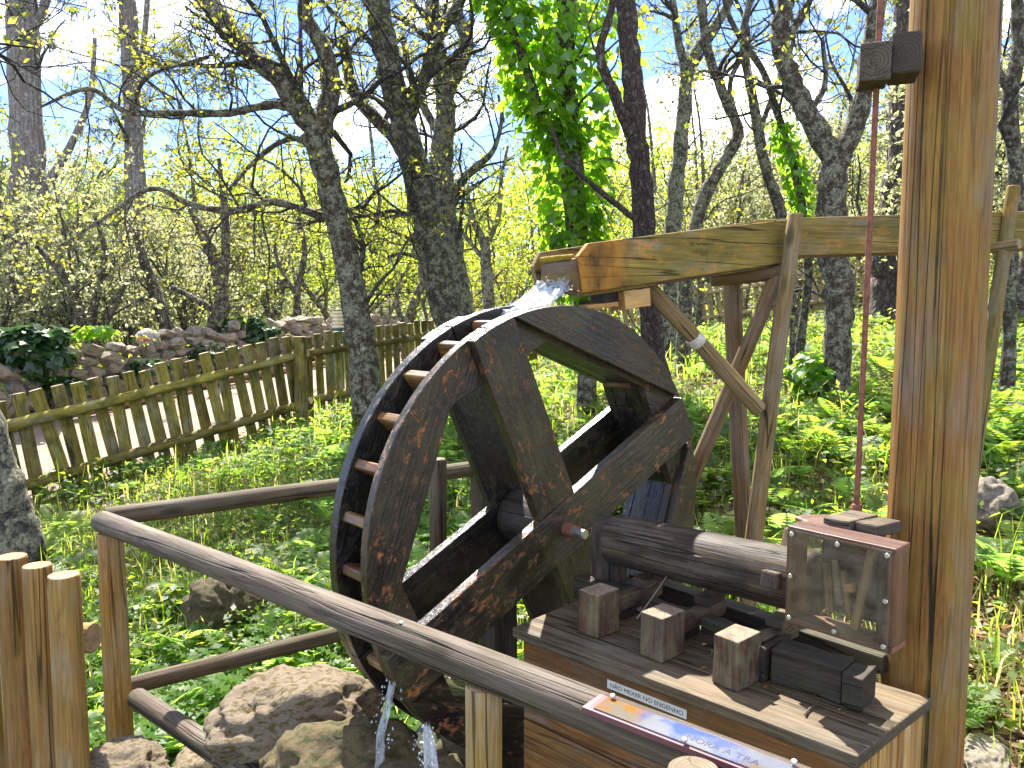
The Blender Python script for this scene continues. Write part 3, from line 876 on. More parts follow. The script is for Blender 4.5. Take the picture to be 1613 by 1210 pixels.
# ------------------------------------------------------------------ tall post, rod and brackets
pc = Vector((1.032, 1.92, 0))
post = thing("tall_post", "tall thick round timber post with long drying cracks beside the box", "post", Vector((pc.x, pc.y, 0.1)))
log("shaft", Vector((pc.x + 0.001, pc.y, -0.15)), Vector((pc.x, pc.y, 3.4)), 0.0985, 0.0955, M_POST, post, n=56, seg=40, rough=0.006, rnd=0.1)

rod_b = at(1349, 803, 1.94); rod_t = at(1390, -60, 1.86)
rod = thing("iron_rod", "thin rusty iron rod rising from the box to the bracket on the tall post", "rod", rod_b.copy())
log("bar", rod_b, rod_t, 0.0068, 0.0068, M_RUST, rod, n=12, seg=10, rough=0.03, rnd=0.2)
log("nut", rod_b + Vector((0, 0, -0.002)), rod_b + Vector((0, 0, 0.014)), 0.014, 0.012, M_RUST, rod, n=6, seg=2, rough=0, rnd=0.1)
brk = thing("rod_bracket", "dark two piece wooden bracket high on the tall post with the rod through it", "bracket", at(1420, 110, 1.86))
for (px, py, hh) in ((1379, 95, 0.083), (1428, 82, 0.086)):
    c = at(px, py, 1.80)
    d_ = Vector((0.33, 0.94, 0)).normalized()
    plank("bracket_block", c, c + d_ * 0.10, 0.061, hh, M_BRACKET, brk, bev=0.005, jit=0.003)
br2 = thing("rod_rest", "pair of small worn wooden blocks holding the rod foot on top of the box", "bracket", at(1360, 815, 1.9))
c = at(1345, 812, 1.88)
plank("rest_block", at(1318, 816, 1.86), at(1362, 824, 1.80), 0.11, 0.024, M_BRACKET, br2, bev=0.005)
plank("rest_block", at(1366, 826, 1.80), at(1402, 834, 1.75), 0.09, 0.028, M_BRACKET, br2, bev=0.005)

# ------------------------------------------------------------------ flume and trestles
fa = at(919, 424, 2.70); fb = at(1246, 379, 3.20)
flume = thing("wooden_flume", "mossy wooden flume of long planks pouring water onto the wheel", "flume", fa.copy())
def vplank(name, pts_px, thick, mat, parent, away):
    """upright board whose near face has the given (x, y, Y) corners"""
    P = [at(*q) for q in pts_px]
    x = P[1] - P[0]
    i1 = max(range(len(P)), key=lambda i: (P[i] - P[0]).length)
    e = (P[i1] - P[0]); e.z = 0; e.normalize()
    yv = Vector((-e.y, e.x, 0))
    if yv.dot(away) < 0: yv = -yv
    M_ = Matrix((e, yv, e.cross(yv))).transposed().to_4x4()
    M_.translation = sum(P, Vector()) / len(P)
    iM = M_.inverted()
    loc = [iM @ q for q in P]
    return prism(name, [(q.x, q.z) for q in loc], 0.0, thick, mat, parent, M_, 0.004)
aw = Vector((-0.5, 0.87, 0))
M_FLUMEEND = M_FLUME.copy()
M_FLUMEEND.name = "flume_wood_wet_end"
_nt = M_FLUMEEND.node_tree
_pb = _nt.nodes['Principled BSDF']
_src = _pb.inputs['Base Color'].links[0].from_socket
_tc = N(_nt, "TexCoord").outputs['Object']
_sx = N(_nt, "SeparateXYZ", {0: _tc}).outputs[0]
_nn = noise_(_nt, N(_nt, "Mapping", {'Vector': _tc, 'Scale': (9, 9, 5)}).outputs[0], 1.0, 5, 0.65)
_fm = mrange(_nt, math_(_nt, 'ADD', _sx, math_(_nt, 'MULTIPLY', math_(_nt, 'SUBTRACT', _nn, 0.5), 0.16)), -0.27, -0.20, 1.0, 0.0)
_st = mixc(_nt, mrange(_nt, _nn, 0.40, 0.60), (0.055, 0.026, 0.010), (0.34, 0.15, 0.022))
_nt.links.new(mixc(_nt, math_(_nt, 'MULTIPLY', _fm, 0.85), _src, _st), _pb.inputs['Base Color'])
vplank("side_plank", [(928, 383, 2.71), (911, 404, 2.69), (919, 462, 2.70), (1080, 438, 2.93), (1249, 412, 3.2), (1249, 345, 3.2), (1080, 364, 2.93)], 0.026, M_FLUMEEND, flume, aw)
vplank("side_plank", [(852, 397, 2.82), (842, 420, 2.80), (850, 452, 2.81), (1010, 432, 3.07), (1180, 409, 3.36), (1180, 350, 3.36), (1010, 374, 3.07)], 0.026, M_FLUME, flume, aw)
vplank("side_plank", [(1252, 343, 3.235), (1252, 403, 3.235), (1640, 391, 3.52), (1640, 332, 3.52)], 0.026, M_FLUME, flume, aw)
vplank("side_plank", [(1190, 346, 3.42), (1190, 403, 3.42), (1600, 391, 3.71), (1600, 333, 3.71)], 0.026, M_FLUME, flume, aw)
vplank("side_plank", [(1644, 333, 3.53), (1644, 390, 3.53), (2300, 380, 4.1), (2300, 325, 4.1)], 0.026, M_FLUME, flume, aw)
vplank("side_plank", [(1606, 333, 3.72), (1606, 390, 3.72), (2240, 380, 4.3), (2240, 325, 4.3)], 0.026, M_FLUME, flume, aw)
def fquad(name, pts, th_, mat):
    P = [at(*q) for q in pts]
    c = sum(P, Vector()) / 4
    Mq = frame((P[0] + P[3]) / 2, (P[1] + P[2]) / 2)
    Mq.translation = c
    iM = Mq.inverted()
    bm = bmesh.new()
    A = [bm.verts.new(iM @ q) for q in P]; B_ = [bm.verts.new(iM @ (q - Vector((0, 0, th_)))) for q in P]
    bm.faces.new(A); bm.faces.new(B_[::-1])
    for k in range(4): bm.faces.new((A[k], B_[k], B_[(k + 1) % 4], A[(k + 1) % 4]))
    return link(name, bm_mesh(name, bm), mat, flume, Mq, bevel=0.003)
M_MOSSW = wood("wet_flume_wood", (0.07, 0.03, 0.010), (0.26, 0.115, 0.028), 0.62, moss=(0.27, 0.19, 0.012), moss_amt=0.7, crack=0.7, end=(0.2, 0.1, 0.05), stain=0.6, spec=0.5)
fquad("floor_board", [(917, 459, 2.735), (1246, 409, 3.235), (1184, 406, 3.34), (857, 450, 2.80)], 0.02, M_MOSSW)
fquad("floor_board", [(1252, 400, 3.27), (1640, 388, 3.56), (1606, 388, 3.69), (1196, 400, 3.40)], 0.02, M_MOSSW)
# mossy sill board set across the mouth
vplank("mouth_lining", [(852, 411, 2.795), (851, 450, 2.79), (905, 444, 2.745), (905, 404, 2.745)], 0.02, M_MOSSW, flume, aw)
tag(flume.children[-1], "wet sill board with yellow moss on its top edge")
_m0, _m1 = at(851, 411, 2.79), at(905, 404, 2.742)
tag(log("moss", _m0, _m1, 0.010, 0.008, plain("yellow_moss", (0.22, 0.15, 0.008), 0.95, var=0.5, sc=70, bump=0.8), flume, n=10, seg=16, bend=0.003, rough=0.22, rnd=0.6), "yellow moss along the mouth sill")
plank("water_stop", at(906, 407, 2.715), at(908, 458, 2.715), 0.03, 0.02, M_MOSSW, flume, up=hv)
fb_ = thing("flume_bracket", "new orange timber block bolted under the flume above the wheel", "bracket", at(985, 470, 2.85))
plank("block", at(972, 474, 2.86), at(1012, 468, 2.92), 0.09, 0.066, M_FRESH, fb_, bev=0.003)
plank("batten", at(918, 484, 2.76), at(968, 479, 2.84), 0.045, 0.016, M_FRESH, fb_, bev=0.002)
plank("dark_block", at(940, 468, 2.85), at(966, 465, 2.89), 0.08, 0.05, M_DARKT, fb_)
log("bolt", at(1004, 473, 2.868), at(1005, 473, 2.855), 0.006, 0.006, M_RUST, fb_, n=10, seg=2, rough=0)
rng_s = random.getstate()
tre = thing("flume_trestle", "trestle of crossed round poles propping the flume beside the wheel", "trestle", at(1180, 830, 3.25))
def down(p, q, z):  # run the pole on to height z
    return p + (q - p) * ((z - p.z) / (q.z - p.z))
def pole(name, a, b, r0, r1, par, to=None, mat=M_TRESTLE, bend=0.012):
    p, q = at(*a), at(*b)
    if to is not None: q = down(p, q, to)
    log(name, p, q, r0, r1, mat, par, n=16, seg=16, bend=bend, rough=0.035, rnd=0.25)
pole("leg", (1254, 337, 3.13), (1190, 850, 3.10), 0.030, 0.036, tre, 0.15)
pole("leg", (1152, 436, 3.36), (1172, 850, 3.36), 0.036, 0.040, tre, 0.15)
pole("brace", (1226, 430, 3.19), (1090, 745, 3.30), 0.030, 0.035, tre, 0.15)
pole("strut", (1018, 450, 2.96), (1196, 646, 3.09), 0.030, 0.032, tre, bend=0.004)
_a, _b = at(1018, 450, 2.96), at(1196, 646, 3.09)
tag(log("tape", _a.lerp(_b, 0.40), _a.lerp(_b, 0.455), 0.0325, 0.033, plain("white_tape", (0.42, 0.38, 0.32), 0.6, var=0.35, sc=90), tre, n=18, seg=3, rough=0.03, rnd=0.05), "scrap of whitish tape wound round the strut")
pole("cross_bar", (1120, 441, 3.27), (1252, 425, 3.165), 0.027, 0.030, tre, bend=0.003)
tr2 = thing("far_flume_trestle", "slim pole and cross bar holding the flume to the right of the tall post", "trestle", at(1560, 620, 3.48))
pole("leg", (1597, 293, 3.46), (1540, 690, 3.46), 0.028, 0.034, tr2, 0.3, M_FLUME)
pole("leg", (1650, 320, 3.80), (1690, 690, 3.80), 0.028, 0.034, tr2, 0.3, M_FLUME)
pole("cross_bar", (1548, 392, 3.52), (1606, 384, 3.40), 0.024, 0.024, tr2, None, M_TRESTLE, 0.0)

# ------------------------------------------------------------------ handrail round the wheel
hr = thing("handrail", "round log handrail with an outer corner running round the water wheel", "railing", Vector((-1.45, 2.8, 0)))
c0 = onz(162, 822, 0.85)
r1_ = onz(935, 1125, 0.85)
nr_end = c0 + (r1_ - c0) * 1.38
tag(log("top_rail", c0 - (r1_ - c0).normalized() * 0.03, nr_end, 0.038, 0.042, M_RAIL, hr, n=32, seg=50, bend=0.008, rough=0.014, rnd=0.7), "grey near rail with bark worn smooth")
_p = c0.lerp(nr_end, 0.545) + Vector((-0.004, -0.004, 0.0405))
log("screw", _p, _p + Vector((0, 0, 0.004)), 0.007, 0.006, M_STEEL, hr, n=12, seg=2, rough=0, rnd=0.3)
log("top_rail", onz(166, 815, 0.852), onz(748, 738, 0.86), 0.036, 0.036, M_RAILDARK, hr, n=22, seg=30, rough=0.02)
cp = Vector((c0.x + 0.035, c0.y - 0.02, 0))
log("corner_post", Vector((cp.x, cp.y, -0.3)), Vector((cp.x, cp.y, 0.815)), 0.047, 0.044, M_POSTY, hr, n=22, seg=10, rough=0.02, rnd=0.1)
p2 = at(762, 1090, 1.605)
log("middle_post", Vector((p2.x, p2.y, -0.2)), Vector((p2.x, p2.y, 0.818)), 0.040, 0.039, M_POSTY, hr, n=22, seg=10, rough=0.02, rnd=0.1)
log("low_rail", at(165, 1090, 2.86), at(560, 992, 3.4), 0.034, 0.034, M_RAILDARK, hr, n=20, seg=24, rough=0.025)
lr0 = at(214, 1098, 2.76)
log("low_rail", lr0, lr0 + (r1_ - c0) * 0.9, 0.036, 0.038, M_RAIL, hr, n=20, seg=24, rough=0.02)
fe = onz(748, 738, 0.86)
log("far_post", Vector((fe.x + .02, fe.y, -0.1)), Vector((fe.x + .02, fe.y, 0.93)), 0.042, 0.042, M_RAILDARK, hr, n=18, seg=6)
fm = onz(690, 760, 0.86)
nrp = at(1093, 1212, 1.13)
stp = thing("round_post", "pale sawn top of a round post under the information panel", "post", Vector((nrp.x, nrp.y, 0)))
log("post", Vector((nrp.x, nrp.y, 0.0)), nrp, 0.040, 0.039, M_RAILDARK, stp, n=24, seg=8, rnd=0.1)
bp = thing("bearing_post", "dark square timber post behind the wheel carrying its far axle end", "post", Vector((-0.02, 2.83, 0)))
q = WM @ Vector((0, WW + 0.10, 0))
plank("post", Vector((q.x, q.y, -0.1)), Vector((q.x, q.y, 0.97)), 0.11, 0.09, M_DARKT, bp, up=nv)
q2 = at(690, 830, 2.95)
log("brace", Vector((q2.x, q2.y, -0.1)), Vector((q2.x, q2.y, 1.05)), 0.034, 0.034, M_RAILDARK, bp, n=14, seg=6)

# information panel lying on the near rail
rd = (r1_ - c0).normalized()
def on_rail(x, y, z): return onz(x, y, z)
ip0 = onz(931, 1107, 0.897); ip1 = ip0 + rd * 0.62
pan = thing("information_panel", "narrow printed information panel under clear plastic screwed onto the near rail", "information panel", ip0.copy())
ipn = (Vector((0, 0, 1)) + Vector((rd.y, -rd.x, 0)) * 0.03).normalized()
M_MAUVE = plain("panel_backing", (0.12, 0.042, 0.052), 0.5, var=0.12)
def print_mat():
    m, nt, p = nodes("panel_print")
    tc = N(nt, "TexCoord").outputs['Object']
    sp_ = N(nt, "SeparateXYZ", {0: tc})
    n1 = noise_(nt, tc, 22.0, 5, 0.65, 0.4); n2 = noise_(nt, tc, 9.0, 3); n3 = noise_(nt, tc, 60.0, 4)
    t = math_(nt, 'ADD', sp_.outputs[0], math_(nt, 'MULTIPLY', math_(nt, 'SUBTRACT', n1, 0.5), 0.10))
    col = mixc(nt, mrange(nt, n1, 0.46, 0.56), (0.15, 0.13, 0.10), (0.26, 0.10, 0.008))
    blue = mixc(nt, mrange(nt, n2, 0.44, 0.54), (0.17, 0.18, 0.20), (0.03, 0.07, 0.26))
    col = mixc(nt, mrange(nt, t, -0.22, -0.19), col, blue)
    pale = mixc(nt, mrange(nt, n2, 0.5, 0.62), (0.15, 0.16, 0.19), (0.16, 0.11, 0.04))
    col = mixc(nt, mrange(nt, t, -0.08, 0.02), col, pale)
    col = mixc(nt, mrange(nt, n3, 0.62, 0.70, 0, 0.25), col, (0.2, 0.16, 0.09))
    nt.links.new(col, p.inputs['Base Color']); p.inputs['Roughness'].default_value = 0.6; p.inputs['Specular IOR Level'].default_value = 0.1
    return m
yw = 0.060
up_ = ipn
plank("backing_board", ip0, ip1, yw, 0.012, M_MAUVE, pan, up=up_, bev=0.002, jit=0)
o0, o1 = ip0 + rd * 0.022, ip1 - rd * 0.02
plank("print", o0 + up_ * 0.0075, o1 + up_ * 0.0075, yw - 0.012, 0.002, print_mat(), pan, up=up_, bev=0, jit=0)
plank("cover_plate", o0 - rd * 0.004 + up_ * 0.0115, o1 + rd * 0.004 + up_ * 0.0115, yw - 0.004, 0.004, M_CLEAR, pan, up=up_, bev=0.001, jit=0)
sidev = up_.cross(rd).normalized()
for t, s_ in ((0.032, 0.022), (0.20, -0.026), (0.36, 0.024), (0.52, -0.024)):
    b_ = ip0 + rd * t + sidev * s_ + up_ * 0.0125
    log("screw", b_, b_ + up_ * 0.005, 0.0058, 0.0045, M_STEEL, pan, n=14, seg=2, rough=0, rnd=0.3)
M_BLUEINK = plain("blue_ink", (0.008, 0.018, 0.085), 0.5, var=0.2)
Pm = Matrix((rd, sidev, up_)).transposed().to_4x4()
def panel_text(body, t, s_, size, mat):
    P_ = Pm.copy(); P_.translation = ip0 + rd * t + sidev * s_ + up_ * 0.0089
    link("lettering", text_mesh("lettering", body, size), mat, pan, P_)
panel_text("NORA A TRA", 0.255, -0.006, 0.021, M_BLUEINK)

# ------------------------------------------------------------------ half-log pickets at the left edge
pk = thing("log_picket_row", "three thick upright yellow half logs at the left edge of the photo", "fence", at(60, 1150, 2.3))
for px, py, Y, r_ in ((-38, 868, 2.42, 0.045), (18, 876, 2.36, 0.044), (58, 890, 2.32, 0.040), (100, 905, 2.28, 0.044)):
    p = at(px, py, Y)
    log("picket", Vector((p.x, p.y, -0.25)), p, r_ * 1.06, r_, M_POSTY, pk, n=24, seg=14, rough=0.02, rnd=0.16)
q0 = at(-60, 1005, 2.46); q1 = at(147, 1005, 2.40)
log("rail", q0, q1, 0.046, 0.046, M_POSTY, pk, n=20, seg=10, rnd=0.1)

# ------------------------------------------------------------------ picket fences
def picket_mesh(i, L=1.0, wd=0.115, th_=0.045):
    n = 10
    r = random.Random(i)
    V, F = [], []
    xs = [0, 0.03, 0.5, L - 0.012, L]
    for x in xs:
        for k in range(n):
            a = math.pi * k / (n - 1)
            s = 0.94 if x in (0, L) else 1
            V.append((x, math.cos(a) * wd / 2 * s + r.uniform(-.002, .002), math.sin(a) * th_ * s))
    for j in range(len(xs) - 1):
        for k in range(n):
            F.append((j * n + k, j * n + (k + 1) % n, (j + 1) * n + (k + 1) % n, (j + 1) * n + k))
    F.append(tuple(range(n - 1, -1, -1))); F.append(tuple(range((len(xs) - 1) * n, len(xs) * n)))
    me = bpy.data.meshes.new("picket"); me.from_pydata(V, [], F)
    return me
PM = [picket_mesh(i) for i in range(5)]
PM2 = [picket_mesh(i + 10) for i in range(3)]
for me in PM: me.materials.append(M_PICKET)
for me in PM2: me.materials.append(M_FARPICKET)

def fence(name, label, A, B, zu_a, zu_b, spacing, below, above, gap=0.55, mats=(PM, M_PICKET), skip=0, group=None, facing=-1, tilt=1.0, rail_r=0.05):
    """upper rail runs from A to B at heights zu_a, zu_b; pickets square to it"""
    p0 = Vector((A.x, A.y, zu_a)); p1 = Vector((B.x, B.y, zu_b))
    t = thing(name, label, "fence", Vector((A.x, A.y, float(ground_z(A.x, A.y)))), group)
    d = (p1 - p0).normalized()
    flat = Vector((d.x, d.y, 0)).normalized()
    out_ = Vector((flat.y, -flat.x, 0)) * 1.0
    if out_.y > 0: out_ = -out_
    up = Vector((0, 0, 1))
    upt = (up - flat * d.z * tilt).normalized()
    for k in (0, 1):
        o = -upt * gap * k + out_ * (rail_r * 0.5)
        log("rail", p0 + o, p1 + o, rail_r, rail_r * 0.94, mats[1], t, n=14, seg=20, bend=0.01, rough=0.03)
    L = (p1 - p0).length
    n = int(L / spacing)
    for i in range(n):
        c = p0 + d * (spacing * (i + 0.5) + random.uniform(-.008, .008))
        u = (upt + d * random.gauss(0, .03)).normalized()
        y = out_.cross(u).normalized()
        Mx = Matrix((u, y, u.cross(y))).transposed().to_4x4()
        if Mx.col[2].xyz.dot(out_) > 0:
            y = -y
            Mx = Matrix((u, y, u.cross(y))).transposed().to_4x4()
        Mx.translation = c - u * below + u * random.uniform(-.03, .02) - out_ * (rail_r * 0.42)
        s = (below + above)
        Mx = Mx @ Matrix.Diagonal((s, 1, 1, 1))
        link("picket", random.choice(mats[0]), None, t, Mx)
    return t, p0, p1, upt, out_

t, p0, p1, upt, out_ = fence("picket_fence", "mossy yellow green picket fence section sloping up from the left edge", at(-75, 690, 6.42), at(470, 556, 8.78), 0.57, 1.13, 0.155, 0.80, 0.22)
pp = at(474, 600, 8.72)
log("end_post", Vector((pp.x, pp.y, 0.0)), Vector((pp.x + 0.0, pp.y, 1.33)), 0.075, 0.072, M_PICKET, t, n=18, seg=8, rnd=0.2)
pp = at(5, 700, 6.55)
log("end_post", Vector((pp.x, pp.y, -0.4)), Vector((pp.x - 0.04, pp.y, 0.66)), 0.06, 0.06, M_PICKET, t, n=18, seg=8, rnd=0.2)
t, *_ = fence("picket_fence", "mossy picket fence section behind the lichen covered oak and the garden light", at(481, 555, 9.1), at(688, 524, 11.3), 1.13, 1.30, 0.160, 0.80, 0.2)
t, *_ = fence("picket_fence", "short far picket fence piece just left of the wheel top", at(692, 523, 11.4), at(850, 508, 15.0), 1.31, 1.42, 0.17, 0.8, 0.2)
t, *_ = fence("picket_fence", "pale distant picket fence section behind the trestle poles", at(900, 500, 19.0), at(1180, 455, 17.8), 1.58, 2.16, 0.165, 0.75, 0.2, mats=(PM2, M_FARPICKET))
t, *_ = fence("picket_fence", "pale distant picket fence section climbing towards the tall post", at(1184, 455, 17.6), at(1450, 412, 16.6), 2.17, 2.66, 0.165, 0.72, 0.2, mats=(PM2, M_FARPICKET))

# logs edging the far side of the path
for i in range(5):
    a = fl[14 + i * 6].lerp(wl[14 + i * 6], 0.80); b = fl[20 + i * 6].lerp(wl[20 + i * 6], 0.80)
    a = a.lerp(b, 0.02)
    za, zb = float(ground_z(a.x, a.y)) + .09, float(ground_z(b.x, b.y)) + .09
    o = log("edging_log", Vector((a.x, a.y, za)), Vector((b.x, b.y, zb)), 0.06, 0.06, M_TRESTLE, None, n=12, seg=8, bend=0.02)
    tag(o, ("nearest", "second nearest", "middle", "second farthest", "farthest")[i] + " round log lying along the far edge of the sandy path", "log", "logs edging the path")

# ------------------------------------------------------------------ dry stone wall
wall = thing("stone_wall", "rough dry stone wall of pale limestone beyond the sandy path", "wall", Vector((WB.x, WB.y, float(ground_z(WB.x, WB.y)))))
SM = [hull_stone("stone", i) for i in range(9)]
for me in SM: me.materials.append(M_STONE)
wp_ = poly_pts([WA + (WA - WB) * 0.15, WA, WB, WC, WD, WE.lerp(WD, 0.55)], 48)
V, F = [], []
for i, q in enumerate(wp_):
    gz0 = float(ground_z(q.x, q.y))
    d = (wp_[min(i + 1, 47)] - wp_[max(i - 1, 0)]).normalized()
    nn = Vector((-d.y, d.x, 0))
    for s, z in ((-0.10, -0.2), (-0.06, 0.45), (0.12, 0.45), (0.16, -0.2)):
        V.append((q.x + nn.x * s, q.y + nn.y * s, gz0 + z))
for i in range(47):
    for k in range(3):
        F.append((i * 4 + k, i * 4 + k + 1, i * 4 + k + 5, i * 4 + k + 4))
link("core", np_mesh("core", V, F), plain("wall_core", (0.035, 0.028, 0.02), 0.95), wall)
r = random.Random(3)
ns = 0
lens = sum((b - a).length for a, b in zip(wp_, wp_[1:]))
def wall_pt(s):
    acc = 0
    for a, b in zip(wp_, wp_[1:]):
        l = (b - a).length
        if acc + l >= s: return a.lerp(b, (s - acc) / l), (b - a).normalized()
        acc += l
    return wp_[-1], (wp_[-1] - wp_[-2]).normalized()
painted = None
for row in range(6):
    s = r.uniform(0, .2)
    while s < lens and ns < 295:
        wd = r.uniform(0.20, 0.42)
        q, d = wall_pt(s + wd / 2)
        nn = Vector((d.y, -d.x, 0))
        gz0 = float(ground_z(q.x, q.y))
        hgt = 0.05 + row * 0.145 + r.uniform(-.03, .03)
        top = 0.96 + 0.10 * math.sin(s * 1.7)
        if hgt < top and not (row == 5 and r.random() < 0.2):
            Mx = Matrix.Translation((q.x + nn.x * (0.10 - row * 0.02) + r.uniform(-.03, .03), q.y + nn.y * (0.10 - row * 0.02), gz0 + hgt + .06))
            Mx = Mx @ Matrix.Rotation(math.atan2(d.y, d.x) + r.uniform(-.3, .3), 4, 'Z') @ Matrix.Rotation(r.uniform(-.35, .35), 4, 'X') @ Matrix.Rotation(r.uniform(-.3, .3), 4, 'Y')
            Mx = Mx @ Matrix.Diagonal((wd * 1.02, r.uniform(.22, .32), r.uniform(0.14, 0.24), 1))
            link("stone", r.choice(SM), None, wall, Mx)
            ns += 1
        s += wd
# the waymarked stone on top: a red and a yellow stroke
mp_ = at(232, 533, 12.1)
st = rock_mesh("waymark_stone", 3, 0.18, 5, 0.95)
st.materials.append(stone_mat("waymark_stone", (0.42, 0.39, 0.34), (0.52, 0.49, 0.44), (0.58, 0.56, 0.52), None, 0, 2.0))
Mx = Matrix.Translation(mp_) @ Matrix.Diagonal((0.17, 0.15, 0.15, 1))
ws = link("waymark_stone", st, None, wall, Mx, smooth=True)
tag(ws, "pale stone on the wall top painted with a yellow and a red stroke")
for nm, col, dz in (("yellow_stroke", (0.75, 0.42, 0.02), 0.018), ("red_stroke", (0.55, 0.02, 0.03), -0.022)):
    V, F = [], []
    bv = None
    from mathutils.bvhtree import BVHTree
    bv = BVHTree.FromPolygons([Mx @ v.co for v in st.vertices], [tuple(p.vertices) for p in st.polygons])
    for i in range(9):
        for k in range(3):
            x = -0.075 + 0.15 * i / 8; z = dz + (k - 1) * 0.014
            hit = bv.ray_cast(mp_ + Vector((x, -1, z)), Vector((0, 1, 0)))
            V.append(hit[0] + Vector((0, -0.003, 0)) if hit[0] else mp_ + Vector((x, -.14, z)))
    for i in range(8):
        for k in range(2):
            a = i * 3 + k; F.append((a, a + 3, a + 4, a + 1))
    link(nm, np_mesh(nm, V, F), plain(nm, col, 0.7, var=0.15), ws, smooth=True)

# ------------------------------------------------------------------ garden light beyond the fence
gp = at(533, 560, 11.6)
gl = thing("garden_light", "green bollard light with a cream louvred head beside the lichen covered oak", "lamp", Vector((gp.x, gp.y, float(ground_z(gp.x, gp.y)))))
gz = float(ground_z(gp.x, gp.y))
M_GREEN = plain("green_paint", (0.012, 0.07, 0.05), 0.45, var=0.15)
M_CREAM = plain("cream_plastic", (0.60, 0.52, 0.33), 0.5, var=0.08)
zt_ = at(533, 517, 11.6).z; zc = at(533, 489, 11.6).z
log("post", Vector((gp.x, gp.y, gz - .1)), Vector((gp.x, gp.y, zt_)), 0.085, 0.085, M_GREEN, gl, n=24, seg=4, rough=0, rnd=0.05)
log("core", Vector((gp.x, gp.y, zt_)), Vector((gp.x, gp.y, zc)), 0.06, 0.06, M_CREAM, gl, n=20, seg=2, rough=0, rnd=0.05)
for i in range(5):
    z = zt_ + (zc - zt_) * (i + 0.4) / 5
    log("louvre", Vector((gp.x, gp.y, z - 0.012)), Vector((gp.x, gp.y, z + 0.022)), 0.088, 0.078, M_CREAM, gl, n=24, seg=2, rough=0, rnd=0.05)
log("cap", Vector((gp.x, gp.y, zc)), Vector((gp.x, gp.y, zc + 0.02)), 0.088, 0.07, M_GREEN, gl, n=24, seg=2, rough=0, rnd=0.05)

# ------------------------------------------------------------------ rocks round the wheel pit
def rock(label, px, py, Y, s, seed, mat, rot=0.0, flat=1.0, amp=0.30, sub=5, group=None):
    me = rock_mesh("rock", sub, amp, seed, flat)
    me.materials.append(mat)
    c = at(px, py, Y)
    Mx = Matrix.Translation(c) @ Matrix.Rotation(rot, 4, 'Z') @ Matrix.Diagonal((*s, 1))
    o = link("rock", me, None, None, Mx, smooth=True)
    return tag(o, label, "rock", group)
rock("big flat topped pale rock lit by sun under the low rail beside the wheel", 465, 1128, 2.40, (0.25, 0.17, 0.125), 1, M_ROCK, 0.3)
rock("brown mossy rock below the flat topped rock at the wheel pit", 545, 1245, 2.2, (0.24, 0.18, 0.18), 2, M_MOSSROCK, 0.2)
rock("dark mossy rock under the lower rim of the wheel", 655, 1300, 2.05, (0.20, 0.20, 0.15), 3, M_MOSSROCK, 0.9)
rock("pale rock at the bottom left beside the foot of the corner post", 192, 1218, 2.35, (0.14, 0.12, 0.075), 4, M_ROCK, 0.2)
rock("rounded rock under the lower near rail", 330, 1235, 2.75, (0.22, 0.16, 0.12), 6, M_ROCK, 1.2)
rock("small tilted rock behind the lower log rail", 390, 1140, 2.75, (0.12, 0.10, 0.06), 8, M_ROCK, 0.6)
rock("mossy round rock half hidden in the grass beyond the low rail", 350, 955, 3.9, (0.17, 0.15, 0.15), 7, M_MOSSROCK, 0.5)
rock("pale grey rock in the leaf litter right of the tall post", 1550, 800, 4.1, (0.16, 0.15, 0.14), 9, M_STONE, 0.5)
rock("small pale rock at the bottom right corner", 1545, 1195, 2.45, (0.13, 0.09, 0.05), 10, M_STONE, 0.9)
rock("wet rock behind the bench at the foot of the wheel", 830, 1190, 2.75, (0.3, 0.25, 0.16), 11, M_MOSSROCK, 0.1)
# the water
V = []
ws_ = np_mesh("water", [(-0.7, 1.7, 0.03), (0.5, 1.3, 0.03), (1.1, 3.0, 0.03), (-0.2, 3.4, 0.03)], [(0, 1, 2, 3)])
mw, ntw, pw = nodes("pool_water")
pw.inputs['Base Color'].default_value = (0.03, 0.035, 0.02, 1); pw.inputs['Roughness'].default_value = 0.05
nb = noise_(ntw, N(ntw, "TexCoord").outputs['Object'], 14.0, 4)
ntw.links.new(N(ntw, "Bump", {'Height': nb, 'Strength': 0.5, 'Distance': 0.03}).outputs[0], pw.inputs['Normal'])
tag(link("water", ws_, mw), kind='structure')

